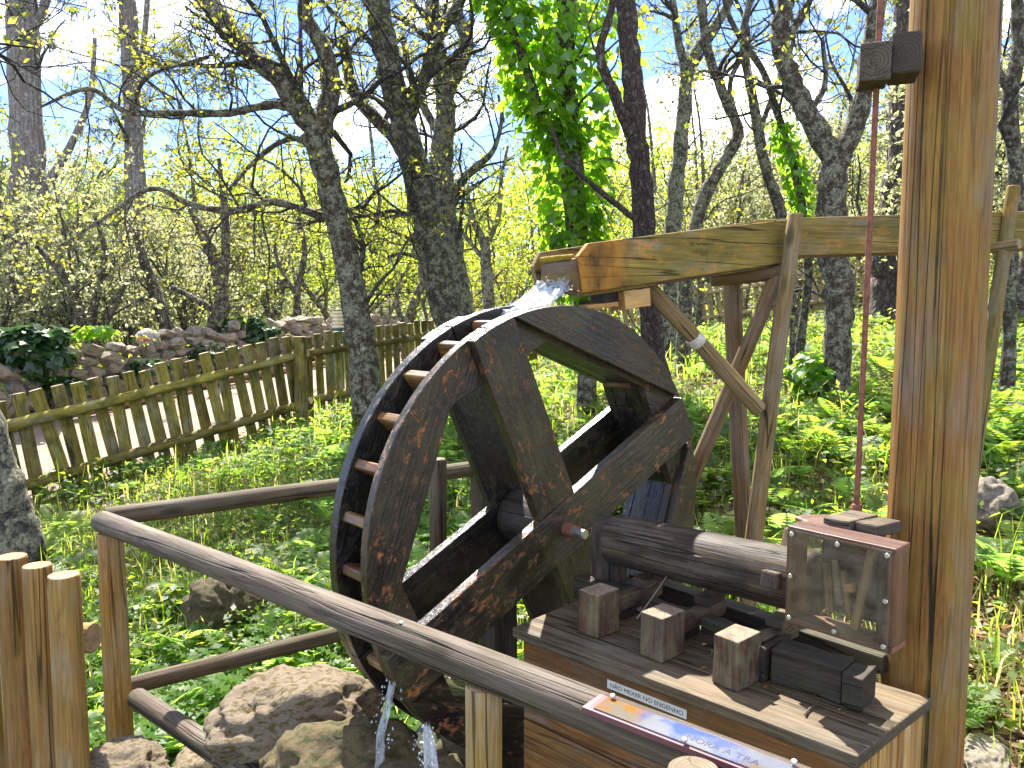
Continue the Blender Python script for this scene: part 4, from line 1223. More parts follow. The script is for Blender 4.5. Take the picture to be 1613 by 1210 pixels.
def stream(name, label, pts, w0, w1, wdir, layers=3, seed=0):
    r = random.Random(seed)
    V, F = [], []
    n = 16
    for l in range(layers):
        base = len(V)
        for i in range(n + 1):
            t = i / n * (len(pts) - 1)
            k = min(int(t), len(pts) - 2)
            c = pts[k].lerp(pts[k + 1], t - k)
            wd = (w0 + (w1 - w0) * i / n)
            for j in range(9):
                u = j / 8 - 0.5
                z = 0.006 * math.sin(j * 2.1 + l * 2 + i * .6) + 0.005 * r.uniform(-1, 1) - 0.010 * l
                V.append(c + wdir * (u * wd) + Vector((0, -0.004 * l, z)))
        for i in range(n):
            for j in range(8):
                a = base + i * 9 + j
                F.append((a, a + 1, a + 10, a + 9))
    # loose drops
    for _ in range(60):
        t = r.random() * (len(pts) - 1); k = min(int(t), len(pts) - 2)
        c = pts[k].lerp(pts[k + 1], t - k) + wdir * r.uniform(-.65, .65) * (w0 + w1) / 2 + Vector((r.uniform(-.03, .03), r.uniform(-.03, .03), r.uniform(-.03, .02)))
        s = r.uniform(0.0015, 0.004)
        b = len(V)
        V += [c + Vector((0, 0, 2 * s)), c + Vector((s, 0, 0)), c + Vector((0, s, 0)), c + Vector((-s, 0, 0)), c + Vector((0, -s, 0)), c - Vector((0, 0, s))]
        for x in range(4):
            F.append((b, b + 1 + x, b + 1 + (x + 1) % 4, b)); F.append((b + 5, b + 1 + (x + 1) % 4, b + 1 + x, b + 5))
    me = bpy.data.meshes.new(name)
    me.from_pydata([tuple(v) for v in V], [], [f if f[0] != f[3] else f[:3] for f in F])
    o = link(name, me, M_FALL, smooth=True)
    return tag(o, label, "water", kind='stuff')
m0 = (at(854, 446, 2.79) + at(906, 440, 2.735)) / 2
cross = (at(906, 440, 2.735) - at(854, 446, 2.79)).normalized()
stream("water_jet", "white water pouring from the flume mouth onto the wheel top",
       [m0 - cross.cross(Vector((0, 0, 1))) * -0.05 + Vector((0, 0, 0)), m0 + Vector((-0.02, -0.02, -0.005)), m0 + Vector((-0.06, -0.05, -0.04)), m0 + Vector((-0.11, -0.08, -0.085)), m0 + Vector((-0.16, -0.115, -0.10))], 0.115, 0.16, cross, 3, 1)
stream("water_drip", "thin stream of water draining from the lower left paddles", [at(618, 1075, 2.1), at(612, 1105, 2.1), at(600, 1150, 2.08), at(598, 1205, 2.08)], 0.02, 0.03, hv, 2, 2)
stream("water_drip", "white splash of water falling under the wheel rim at the bottom", [at(672, 1140, 1.98), at(676, 1170, 1.96), at(680, 1215, 1.94), at(684, 1290, 1.94)], 0.02, 0.06, hv, 3, 3)

# twigs and chips on the lid
tw = log("twig", onz(1268, 1126, ZL + 0.006), onz(1296, 1102, ZL + 0.012), 0.0028, 0.002, M_LITTER, None, n=8, seg=8, bend=0.008)
tw.data.materials[0] = M_RAIL
tag(tw, "small bent dry twig lying on the bench lid near the box", "twig")
tw = log("twig", at(1003, 975, 2.12), at(1050, 908, 2.16), 0.003, 0.0018, M_RAIL, None, n=8, seg=10, bend=0.008)
tag(tw, "thin dry twig standing between the first and middle hammer blocks", "twig")
V, F = [], []
r = random.Random(5)
for _ in range(110):
    n_ = r.choice((r.uniform(0.2, 1.05), r.gauss(0.68, 0.08), r.gauss(0.45, .05)))
    h_ = r.gauss(-0.13, 0.05)
    c = nh(n_, h_, ZL + 0.004); s = r.uniform(0.003, 0.009)
    b = len(V)
    pts = [Vector((r.gauss(0, 1), r.gauss(0, 1), r.gauss(0, .5))) * s * .7 for _ in range(4)]
    V += [c + p for p in pts]
    F += [(b, b + 1, b + 2), (b, b + 2, b + 3), (b, b + 3, b + 1), (b + 1, b + 3, b + 2)]
tag(link("wood_chips", np_mesh("wood_chips", [tuple(v) for v in V], F), M_FRESH), "orange wood chips scattered on the lid behind the hammer blocks", "wood chips", kind='stuff')

# ------------------------------------------------------------------ trees
class Tubes:
    def __init__(s): s.V, s.F, s.n = [], [], 0
    def add(s, P, Rr, k):
        P = np.asarray(P, float); Rr = np.asarray(Rr, float)
        T = np.gradient(P, axis=0)
        T /= np.linalg.norm(T, axis=1, keepdims=True) + 1e-9
        ref = np.array([0.31, 0.87, 0.13]) if abs(T[0, 1]) < 0.8 else np.array([0.9, 0.1, 0.2])
        U = np.cross(T, ref); U /= np.linalg.norm(U, axis=1, keepdims=True) + 1e-9
        W_ = np.cross(T, U)
        a = np.arange(k) * 2 * np.pi / k
        ring = U[:, None, :] * np.cos(a)[None, :, None] + W_[:, None, :] * np.sin(a)[None, :, None]
        V = P[:, None, :] + ring * Rr[:, None, None]
        m = len(P)
        idx = np.arange(m * k).reshape(m, k) + s.n
        F = np.stack([idx[:-1], np.roll(idx[:-1], -1, 1), np.roll(idx[1:], -1, 1), idx[1:]], -1).reshape(-1, 4)
        s.V.append(V.reshape(-1, 3)); s.F.append(F); s.n += m * k
    def mesh(s, name):
        return np_mesh(name, np.concatenate(s.V), np.concatenate(s.F))

def wander(p, d, L, n, g, wig, up):
    P = [np.array(p, float)]
    d = np.array(d, float); d /= np.linalg.norm(d)
    for i in range(n):
        d = d + g.normal(0, wig, 3) + np.array([0, 0, up])
        d /= np.linalg.norm(d)
        P.append(P[-1] + d * L / n)
    return np.array(P)

def leaf_mesh(name, C, size, g, D=None, hang=0.0, wide=0.55):
    """diamond leaves folded a little along the midrib"""
    n = len(C)
    if D is None: D = g.normal(0, 1, (n, 3))
    D = D + np.array([0, 0, -hang])
    D /= np.linalg.norm(D, axis=1, keepdims=True) + 1e-9
    S = np.cross(D, g.normal(0, 1, (n, 3))); S /= np.linalg.norm(S, axis=1, keepdims=True) + 1e-9
    Nn = np.cross(D, S)
    L = size * g.uniform(0.65, 1.3, n)[:, None]
    w_ = L * wide * 0.5
    b = C; t = C + D * L
    l = C + D * L * 0.45 + S * w_ + Nn * L * 0.08; r_ = C + D * L * 0.45 - S * w_ + Nn * L * 0.08
    V = np.stack([b, l, t, r_], 1).reshape(-1, 3)
    F = np.arange(4 * n).reshape(n, 4)
    return np_mesh(name, V, F)

def grow(paths, g, levels, twig_leaves, lsize, tb, leaves, up=0.02, wig=0.16, cap=False):
    """paths: list of (points, radii). levels: (children per metre, length, length spread, radius factor)"""
    cur = paths
    for li, (dens, L0, L1, rf, sides) in enumerate(levels):
        nxt = []
        last = li == len(levels) - 1
        for P, Rr in cur:
            seg = np.linalg.norm(np.diff(P, axis=0), axis=1)
            tot = seg.sum()
            cum = np.concatenate([[0], np.cumsum(seg)])
            n = g.poisson(dens * tot)
            s0 = 0.12 if li else 0.0
            for _ in range(n):
                s = tot * g.uniform(s0, 1.0)
                k = min(np.searchsorted(cum, s) - 1, len(seg) - 1); k = max(k, 0)
                f = (s - cum[k]) / seg[k]
                p = P[k] * (1 - f) + P[k + 1] * f
                r0 = Rr[k] * (1 - f) + Rr[k + 1] * f
                t = (P[k + 1] - P[k]) / seg[k]
                q = g.normal(0, 1, 3); q -= t * q.dot(t); q /= np.linalg.norm(q)
                an = g.uniform(0.6, 1.25)
                d = t * math.cos(an) + q * math.sin(an) + np.array([0, 0, 0.25 if li == 0 else 0.05])
                L = g.uniform(L0, L1) * (1.0 - 0.35 * s / tot)
                if cap and p[2] + d[2] * L > EYE + 0.47 * p[1] + 0.35: continue
                m = 7 if li == 0 else (5 if not last else 3)
                Q = wander(p, d, L, m, g, wig * (1.6 if not last else 1.2), up)
                ra = min(r0 * rf, L * 0.022 + 0.004) * g.uniform(0.7, 1.1)
                RR = np.linspace(ra, max(ra * 0.3, 0.0032), len(Q))
                tb.add(Q, RR, sides)
                nxt.append((Q, RR))
                if last or li == len(levels) - 2:
                    c = g.poisson(twig_leaves * (1.0 if last else 0.5))
                    if c:
                        u = g.uniform(0.3, 1.0, c)
                        kk = np.minimum((u * m).astype(int), m - 1); ff = u * m - kk
                        C = Q[kk] * (1 - ff)[:, None] + Q[kk + 1] * ff[:, None] + g.normal(0, 0.02, (c, 3))
                        leaves.append(C)
        cur = nxt

def smooth_path(pts, n):
    """Catmull-Rom through (x, y, z, r) rows"""
    P = np.array(pts, float)
    P = np.vstack([2 * P[0] - P[1], P, 2 * P[-1] - P[-2]])
    o = []
    m = len(P) - 3
    for i in range(m):
        for t in np.linspace(0, 1, n, endpoint=False):
            a, b, c, d = P[i:i + 4]
            o.append(0.5 * (2 * b + (c - a) * t + (2 * a - 5 * b + 4 * c - d) * t * t + (3 * b - a - 3 * c + d) * t ** 3))
    o.append(P[-2])
    return np.array(o)

def px_path(rows, Y):
    """rows (x, y, width px[, dY]) to world x, y, z, radius"""
    o = []
    for q in rows:
        yy = Y + (q[3] if len(q) > 3 else 0)
        p = at(q[0], q[1], yy)
        o.append((p.x, p.y, p.z, q[2] * yy / FPX / 2))
    return o

def photo_tree(label, Y, limbs, barkm, leafm, seed, levels, twig_leaves=3.0, lsize=0.06, up=0.02, group=None, name="oak_tree", cat="tree", wig=0.16, skip_trunk_children=0.35, hang=0.0, wide=0.55, nameless=False):
    g = np.random.default_rng(seed)
    tb, br_, lv = Tubes(), Tubes(), []
    paths = []
    for i, lm in enumerate(limbs):
        while len(lm) > 3 and lm[-2][1] < -30: lm = lm[:-1]
        W4 = smooth_path(px_path(lm, Y), 6)
        if i == 0:
            b = W4[0].copy()
            gz_ = float(ground_z(b[0], b[1]))
            if b[2] > gz_ - 0.2:
                W4 = np.vstack([[b[0] + (b[0] - W4[3][0]) * .3, b[1], gz_ - 0.3, b[3] * 1.35], [b[0], b[1], (gz_ + b[2]) / 2 - .05, b[3] * 1.12], W4])
        # bark lumps
        Rr = W4[:, 3] * (1 + 0.06 * g.normal(0, 1, len(W4)))
        P = W4[:, :3] + g.normal(0, 0.06, (len(W4), 3)) * W4[:, 3:4]
        tb.add(P, Rr, 14 if i == 0 else 10)
        if i == 0:
            c = int(len(P) * skip_trunk_children)
            paths.append((P[c:], Rr[c:]))
        else:
            paths.append((P, Rr))
    grow(paths, g, levels, twig_leaves, lsize, br_, lv, up, wig, True)
    base = Vector(at(limbs[0][0][0], limbs[0][0][1], Y)); base.z = float(ground_z(base.x, base.y))
    t = thing(name, label, cat, base, group)
    link("trunk", tb.mesh("trunk"), barkm, t, smooth=True)
    if br_.V: tag(link("branches", br_.mesh("branches"), M_TWIG, t, smooth=True), kind='stuff')
    if lv:
        C = np.concatenate(lv)
        link("crown", leaf_mesh("crown", C, lsize, g, hang=hang, wide=wide), leafm, t)
    return t, paths

LV_OAK = [(3.3, 0.7, 2.1, 0.45, 6), (5.5, 0.35, 1.0, 0.5, 4), (7.5, 0.12, 0.45, 0.5, 3)]
LV_THIN = [(2.4, 0.6, 1.6, 0.5, 5), (5.0, 0.3, 0.9, 0.5, 4), (6.5, 0.1, 0.4, 0.5, 3)]

photo_tree("twisted oak with pale lichen bark standing in front of the fence left of the wheel", 8.2,
    [[(580, 700, 50), (572, 570, 46), (550, 430, 40), (520, 300, 40), (497, 210, 44)],
     [(500, 215, 36), (445, 130, 32), (390, 80, 29, .2), (335, 10, 30, .3), (300, -60, 26, .4), (250, -170, 18, .5)],
     [(500, 220, 34), (520, 150, 30, .2), (512, 80, 26, .3), (480, 20, 24, .4), (500, -60, 20, .5), (540, -160, 14, .6)],
     [(470, 175, 14), (430, 165, 13), (360, 178, 12, -.2), (296, 178, 11, -.4), (200, 176, 9, -.5), (140, 140, 7, -.6), (60, 170, 4, -.7)],
     [(548, 352, 14), (490, 335, 13), (430, 318, 12, -.2), (370, 332, 11, -.3), (300, 322, 10, -.4), (240, 297, 8, -.5), (170, 340, 6, -.5), (90, 390, 4, -.6)],
     [(530, 300, 10), (480, 225, 9), (440, 225, 8), (395, 260, 7), (360, 300, 5)],
     [(205, 176, 7, -.5), (235, 120, 6, -.4), (330, 90, 5, -.3)]],
    M_OAK, M_LFOAK, 11, LV_OAK, 2.6, 0.052)
photo_tree("dark oak trunk with mossy patches leaning left just behind the wheel top", 8.6,
    [[(728, 590, 54), (705, 490, 50), (672, 350, 45), (650, 250, 42), (622, 150, 40), (600, 40, 39), (585, -60, 40), (560, -180, 30)],
     [(655, 270, 26), (615, 210, 22, .2), (560, 150, 18, .3), (540, 60, 14, .4)],
     [(640, 190, 24), (665, 130, 22, -.2), (690, 60, 18, -.3), (740, -20, 13, -.4)],
     [(690, 420, 9), (640, 400, 7), (610, 405, 5)]],
    M_OAKDK, M_LFOAK, 12, LV_OAK, 2.4, 0.052)
photo_tree("grey lichen oak forking high close behind the dark leaning oak", 10.2,
    [[(735, 560, 44), (722, 470, 40), (708, 370, 36), (695, 280, 34), (702, 180, 30), (700, 110, 24)],
     [(702, 180, 26), (690, 90, 22, .2), (680, 20, 20, .3), (690, -80, 16, .4)],
     [(702, 150, 24), (735, 70, 22, -.2), (720, 10, 18, -.2), (760, -80, 12, -.2)],
     [(712, 305, 14), (740, 270, 12), (775, 240, 9), (790, 190, 6), (785, 150, 4)],
     [(700, 230, 14), (650, 130, 12, .3), (635, 60, 9, .4)]],
    M_OAKLI, M_LFOAK, 13, LV_OAK, 2.6, 0.052)
photo_tree("small slender tree with a forked crown in the sunny gap left of the flume", 14.5,
    [[(770, 490, 20), (766, 430, 17), (764, 390, 15), (745, 345, 10), (735, 300, 6)],
     [(764, 392, 12), (785, 340, 9), (790, 280, 6), (800, 230, 4)],
     [(764, 410, 9), (735, 375, 7), (715, 345, 5)]],
    M_OAKLI, M_LFYEL, 14, LV_THIN, 3.5, 0.09)
ivt, ivpaths = photo_tree("trunk thickly wrapped in bright green ivy above the flume mouth", 8.4,
    [[(925, 560, 30), (915, 430, 32), (905, 330, 34), (895, 200, 34), (890, 90, 32), (892, -30, 30), (880, -160, 26)],
     [(893, 240, 18), (850, 170, 16, -.2), (820, 80, 14, -.3), (790, 0, 12, -.4), (770, -80, 10, -.5)]],
    M_OAKDK, M_LFOAK, 15, [(0.6, 0.5, 1.2, 0.4, 5), (2.5, 0.2, 0.6, 0.5, 3)], 2.0, 0.07, name="ivy_covered_tree", skip_trunk_children=0.12)
photo_tree("reddish brown trunk with clinging vine stems rising behind the flume", 7.6,
    [[(1042, 640, 40), (1022, 490, 36), (1013, 330, 34), (1003, 220, 34), (996, 120, 32), (985, 0, 30), (980, -140, 24)],
     [(1000, 235, 18), (968, 150, 16, -.2), (945, 85, 14, -.3), (962, 20, 12, -.3), (975, -60, 9, -.3)],
     [(1000, 345, 10, -.3), (950, 305, 9, -.5), (890, 250, 7, -.7), (868, 200, 5, -.7)],
     [(1036, 640, 6, -.17), (1012, 480, 6, -.16), (1022, 330, 5, -.16), (1008, 200, 4, -.16)],
     [(1050, 640, 5, -.16), (1030, 470, 6, -.16), (1012, 320, 4, -.17), (1010, 240, 4, -.16)]],
    M_VINEB, M_LFOAK, 16, [(0.8, 0.5, 1.4, 0.4, 5), (3.5, 0.3, 0.7, 0.5, 4), (5.0, 0.1, 0.35, 0.5, 3)], 1.2, 0.052)
photo_tree("forked oak with a dark lichen trunk on the slope left of the rod", 6.6,
    [[(1322, 720, 50), (1318, 600, 44), (1322, 480, 44), (1312, 380, 44), (1312, 290, 44), (1313, 235, 40)],
     [(1310, 245, 36), (1270, 175, 32), (1240, 110, 28), (1228, 50, 26), (1238, -20, 24), (1220, -120, 18)],
     [(1318, 250, 36), (1345, 200, 32), (1365, 120, 28), (1378, 30, 26), (1392, -60, 22), (1400, -160, 16)],
     [(1240, 60, 14), (1265, 20, 12), (1290, -30, 9)],
     [(1275, 180, 10), (1300, 130, 8), (1295, 60, 6)]],
    M_OAK, M_LFOAK, 17, LV_OAK, 1.5, 0.06)
photo_tree("thin crooked tree bowing right above the flume middle", 9.2,
    [[(1080, 420, 22), (1110, 310, 20), (1150, 240, 18), (1163, 205, 17), (1140, 150, 15), (1115, 80, 14), (1105, 0, 13), (1100, -100, 10)],
     [(1163, 200, 9), (1150, 130, 8), (1180, 60, 6), (1150, -20, 5)]],
    M_OAK, M_LFOAK, 18, LV_THIN, 1.0, 0.06, group=None)
photo_tree("pale thin tree with a Y fork just right of the vine covered trunk", 10.5,
    [[(1055, 520, 28), (1058, 400, 26), (1065, 300, 24), (1075, 200, 22), (1088, 100, 18), (1140, 20, 15), (1170, -60, 12)],
     [(1082, 130, 14), (1068, 60, 12), (1060, 0, 10), (1050, -80, 8)]],
    M_OAKLI, M_LFOAK, 19, LV_THIN, 1.2, 0.06)
photo_tree("slim bare tree leaning left behind the trestle head", 8.4,
    [[(1255, 520, 20), (1230, 340, 18), (1205, 260, 17), (1185, 150, 15), (1170, 60, 12), (1190, -30, 10), (1210, -110, 8)],
     [(1195, 210, 9), (1225, 130, 8), (1250, 60, 6), (1240, -10, 5)]],
    M_OAKDK, M_LFOAK, 20, LV_THIN, 1.0, 0.06)
tiv, tivp = photo_tree("slender sapling with small ivy leaves between trestle and dark trunk", 7.0,
    [[(1258, 560, 14), (1272, 450, 13), (1270, 380, 13), (1255, 280, 12), (1225, 180, 11), (1200, 110, 10), (1150, 30, 8), (1130, -60, 6)]],
    M_OAKDK, M_LFYEL, 21, LV_THIN, 1.5, 0.06)
photo_tree("broad furrowed pine trunk standing far behind the tall post", 13.5,
    [[(1402, 470, 62), (1405, 400, 54), (1415, 300, 48), (1425, 180, 46), (1430, 0, 42), (1440, -160, 38)]],
    M_PINE, M_LFOLV, 22, [(0.5, 0.8, 1.8, 0.3, 5), (3, 0.3, 0.9, 0.5, 4), (5, 0.15, .4, .5, 3)], 4.0, 0.07, skip_trunk_children=0.6, name="pine_tree")
photo_tree("dark tangled tree at the right edge behind the far flume pole", 6.2,
    [[(1588, 560, 22), (1592, 400, 22), (1600, 280, 22), (1590, 160, 24), (1605, 80, 22), (1600, -20, 18), (1590, -120, 14)],
     [(1595, 150, 14), (1560, 90, 12), (1545, 20, 9)], [(1600, 260, 12), (1640, 180, 10), (1660, 80, 8)]],
    M_OAKDK, M_LFOLV, 23, LV_OAK, 5.0, 0.055)
photo_tree("leaning lichen crusted trunk at the left edge in front of the fence", 4.7,
    [[(38, 900, 86), (22, 830, 74), (0, 760, 66), (-20, 690, 60), (-60, 560, 56), (-90, 380, 52), (-110, 180, 48), (-140, -60, 40)],
     [(-95, 330, 26), (-60, 180, 22, .3), (-20, 60, 18, .4), (-40, -80, 12, .5)]],
    M_OAKLI, M_LFOAK, 24, LV_OAK, 1.5, 0.06, skip_trunk_children=0.7)
photo_tree("tall straight eucalyptus with peeling bark at the left edge", 17.5,
    [[(42, 520, 50), (40, 400, 50), (42, 250, 46), (38, 120, 46), (36, 0, 44), (30, -200, 40)],
     [(44, 330, 14), (100, 250, 12), (140, 160, 9), (150, 60, 6)], [(38, 60, 16), (65, 20, 14), (90, -60, 10)]],
    M_EUC, M_LFEUC, 25, [(0.9, 0.8, 2.4, 0.3, 5), (2.5, 0.4, 1.2, 0.5, 4), (4, 0.2, 0.5, 0.5, 3)], 11, 0.17, name="eucalyptus_tree", hang=1.2, wide=0.2, skip_trunk_children=0.45)
photo_tree("smooth grey eucalyptus trunk rising behind the waymarked stone", 19.5,
    [[(217, 530, 34), (215, 400, 30), (212, 250, 28), (206, 120, 26), (200, 0, 26), (195, -200, 22)],
     [(208, 150, 10), (225, 80, 9), (232, 0, 8), (240, -100, 6)]],
    M_EUC, M_LFEUC, 26, [(1.0, 0.8, 2.6, 0.3, 5), (2.5, 0.4, 1.2, 0.5, 4), (4, 0.2, 0.5, 0.5, 3)], 11, 0.17, name="eucalyptus_tree", hang=1.2, wide=0.2, skip_trunk_children=0.4)
for lab, rows, Y, sd in (
    ("crooked dark tree leaning over the stone wall right of the grey eucalyptus", [[(335, 520, 26), (350, 480, 24), (342, 420, 22), (320, 370, 16), (300, 330, 10)], [(350, 480, 16), (355, 400, 14), (352, 320, 10), (345, 250, 6)], [(340, 490, 12), (305, 470, 10), (270, 452, 7)]], 14.0, 31),
    ("leaning trunk just right of the grey eucalyptus base", [[(262, 520, 22), (248, 470, 20), (230, 420, 16), (215, 370, 11)], [(245, 465, 9), (205, 475, 7), (170, 470, 5)]], 14.5, 32),
    ("shrubby many stemmed tree at the far left behind the ivy", [[(140, 540, 18), (125, 490, 16), (105, 440, 13), (60, 390, 9)], [(140, 540, 14), (150, 470, 12), (165, 400, 9), (150, 340, 6)], [(138, 530, 12), (110, 500, 10), (60, 480, 7), (10, 470, 4)], [(150, 545, 12), (175, 490, 10), (200, 440, 7)]], 13.0, 33),
    ("thin double trunk in the sunny clearing between the oaks", [[(640, 510, 14), (655, 470, 13), (668, 430, 11), (650, 370, 8)], [(640, 512, 10), (625, 480, 8), (635, 430, 6)]], 17.0, 34),
    ("small bushy tree in the yellow clearing left of the lichen oak", [[(470, 510, 12), (468, 460, 11), (480, 400, 9), (470, 340, 6)], [(468, 465, 8), (440, 420, 6), (430, 370, 4)]], 17.5, 35)):
    photo_tree(lab, Y, rows, M_OAKDK, M_LFOLV, sd, [(2.2, 0.5, 1.4, 0.5, 5), (4, 0.3, 0.8, 0.5, 3), (5, 0.12, 0.35, 0.5, 3)], 3.0, 0.075, name="small_tree", skip_trunk_children=0.15)

# ------------------------------------------------------------------ ivy
def ivy_mesh(name, C, Nrm, size, g):
    """five pointed-ish leaves facing along Nrm, hanging down"""
    n = len(C)
    Nrm = Nrm + np.array([-0.1, 0.25, 0.55]) + g.normal(0, 0.5, (n, 3)); Nrm /= np.linalg.norm(Nrm, axis=1, keepdims=True)
    D = np.tile([0, 0, -1.0], (n, 1)) + g.normal(0, 0.5, (n, 3))
    D -= Nrm * (D * Nrm).sum(1, keepdims=True); D /= np.linalg.norm(D, axis=1, keepdims=True)
    S = np.cross(D, Nrm)
    L = (size * g.uniform(0.55, 1.35, n))[:, None]
    sh = [(0.0, 0.0, 0.05), (-0.18, 0.42, 0), (0.3, 0.5, -.05), (0.52, 0.25, 0), (1.0, 0.0, -0.1), (0.52, -0.25, 0), (0.3, -0.5, -.05), (-0.18, -0.42, 0)]
    V = np.stack([C + D * L * a + S * L * b + Nrm * L * c for a, b, c in sh], 1).reshape(-1, 3)
    i = np.arange(n)[:, None] * 8
    F = np.concatenate([i + np.array([[0, 1, 2, 3]]), i + np.array([[0, 3, 4, 5]]), i + np.array([[0, 5, 6, 7]])], 0)
    return np_mesh(name, V, F)

g = np.random.default_rng(40)
Cs, Ns = [], []
for (P, Rr), cnt, rad0, rad1 in ((ivpaths[0], 2100, 0.05, 0.60), (ivpaths[1], 900, 0.05, 0.40)):
    t = g.uniform(0.06 if cnt > 2000 else 0, 1, cnt) * (len(P) - 1)
    k = np.minimum(t.astype(int), len(P) - 2); f = (t - k)[:, None]
    c = P[k] * (1 - f) + P[k + 1] * f
    a = g.uniform(0, 2 * np.pi, cnt)
    lump = 0.55 + 0.45 * np.sin(c[:, 2] * 2.6 + a * 2) * np.sin(c[:, 2] * 1.1 + a)
    hgt = np.clip((c[:, 2] - 1.9) / 1.8, 0, 1)
    rr = rad0 + (rad1 - rad0) * lump * g.uniform(0.0, 1.0, cnt) ** 0.6 * (0.35 + 0.9 * hgt)
    o = np.stack([np.cos(a), np.sin(a), np.zeros(cnt)], 1)
    Cs.append(c + o * (Rr[k][:, None] + rr[:, None])); Ns.append(o + np.array([0, 0, 0.25]))
link("ivy", ivy_mesh("ivy", np.concatenate(Cs), np.concatenate(Ns), 0.105, g), M_IVY, ivt)
P, Rr = tivp[0]
t = g.uniform(0, 0.36, 420) * (len(P) - 1); k = np.minimum(t.astype(int), len(P) - 2)
a = g.uniform(0, 2 * np.pi, 420); o = np.stack([np.cos(a), np.sin(a), np.zeros(420)], 1)
link("ivy", ivy_mesh("ivy", P[k] + o * (0.05 + g.uniform(0, 0.08, (420, 1))) + np.array([0, 0, 1]) * g.normal(0, .04, (420, 1)), o, 0.06, g), M_IVY, tiv)

def ivy_clump(name, label, px, py, Y, s, n, size, mat, seed):
    g = np.random.default_rng(seed)
    c = np.array(at(px, py, Y))
    d = g.normal(0, 1, (n, 3)); d /= np.linalg.norm(d, axis=1, keepdims=True)
    lump = 0.75 + 0.3 * np.sin(d[:, 0] * 5 + seed) * np.sin(d[:, 2] * 6 + 1)
    C = c + d * np.array(s) * (lump * g.uniform(0.55, 1, n) ** 0.4)[:, None]
    o = link(name, ivy_mesh(name, C - c, d + np.array([0, -0.2, 0.3]), size, g), mat, None, Matrix.Translation(c))
    return tag(o, label, "ivy")
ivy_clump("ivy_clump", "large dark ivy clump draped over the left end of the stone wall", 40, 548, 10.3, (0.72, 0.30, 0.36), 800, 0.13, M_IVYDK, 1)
ivy_clump("ivy_clump", "bright ivy tuft on the wall top above the dark ivy", 150, 522, 11.0, (0.35, 0.22, 0.09), 110, 0.10, M_IVY, 2)
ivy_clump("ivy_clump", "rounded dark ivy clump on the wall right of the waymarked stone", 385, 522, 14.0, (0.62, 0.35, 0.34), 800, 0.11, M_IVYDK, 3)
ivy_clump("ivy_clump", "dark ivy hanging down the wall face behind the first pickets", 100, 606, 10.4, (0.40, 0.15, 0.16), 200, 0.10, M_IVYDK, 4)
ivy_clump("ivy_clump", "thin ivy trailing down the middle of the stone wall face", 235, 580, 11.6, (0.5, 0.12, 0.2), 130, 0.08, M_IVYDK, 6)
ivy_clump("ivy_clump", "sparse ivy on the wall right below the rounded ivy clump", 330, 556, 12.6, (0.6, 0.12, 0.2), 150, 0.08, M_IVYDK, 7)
ivy_clump("ivy_clump", "green ivy bush at the foot of the trunk on the right slope", 1275, 590, 6.6, (0.22, 0.25, 0.26), 420, 0.075, M_IVY, 5)

# ------------------------------------------------------------------ wood behind: copied trees and bushes
def proto_tree(seed, H, stems, leafm, lsize, tl, barkm, dens, hang=0.0, wide=0.55):
    g = np.random.default_rng(seed)
    tb, br_, lv = Tubes(), Tubes(), []
    paths = []
    for s in range(stems):
        d = np.array([g.normal(0, 0.28), g.normal(0, 0.28), 1.0])
        P = wander((g.normal(0, .05), g.normal(0, .05), -0.3), d, H * g.uniform(0.7, 1.05), 12, g, 0.14, 0.05)
        Rr = np.linspace(0.075 * H / 5, 0.015, len(P)) * (0.8 if stems > 1 else 1.1)
        tb.add(P, Rr, 7)
        paths.append((P[3:], Rr[3:]))
    grow(paths, g, dens, tl, lsize, br_, lv, 0.02, 0.18)
    C = np.concatenate(lv)
    a = tb.mesh("trunk"); a.materials.append(barkm); a.polygons.foreach_set("use_smooth", np.ones(len(a.polygons), bool))
    b = br_.mesh("branches"); b.materials.append(M_TWIG)
    c = leaf_mesh("crown", C, lsize, g, hang=hang, wide=wide); c.materials.append(leafm)
    return a, b, c

BGD = [(2.8, 0.8, 2.2, 0.5, 4), (4.0, 0.4, 1.1, 0.5, 3), (4.2, 0.15, 0.55, 0.5, 3)]
protos = [proto_tree(51, 6.0, 2, M_LFYEL, 0.11, 5.0, M_OAKLI, BGD), proto_tree(52, 5.0, 3, M_LFOLV, 0.09, 6.0, M_OAKDK, BGD),
          proto_tree(53, 7.0, 1, M_LFYEL, 0.12, 6.0, M_OAKLI, BGD), proto_tree(54, 4.2, 4, M_LFOLV, 0.09, 7.0, M_OAKDK, BGD),
          proto_tree(55, 6.5, 2, M_LFOAK, 0.10, 3.0, M_OAK, BGD)]
BGLAB = [("yellow green leafy tree in the wood behind the clearing", "yellow green trees in the background wood"),
         ("dark olive leaved shrubby tree in the wood behind the wall", "olive leaved trees in the background wood"),
         ("tall pale green tree in the wood behind the clearing", "tall pale green trees in the background wood"),
         ("low dense olive bush beyond the stone wall", "olive bushes beyond the stone wall"),
         ("half bare oak in the background wood", "half bare oaks in the background wood")]
BGN = ["leafy_tree", "olive_tree", "leafy_tree", "olive_bush", "oak_tree"]

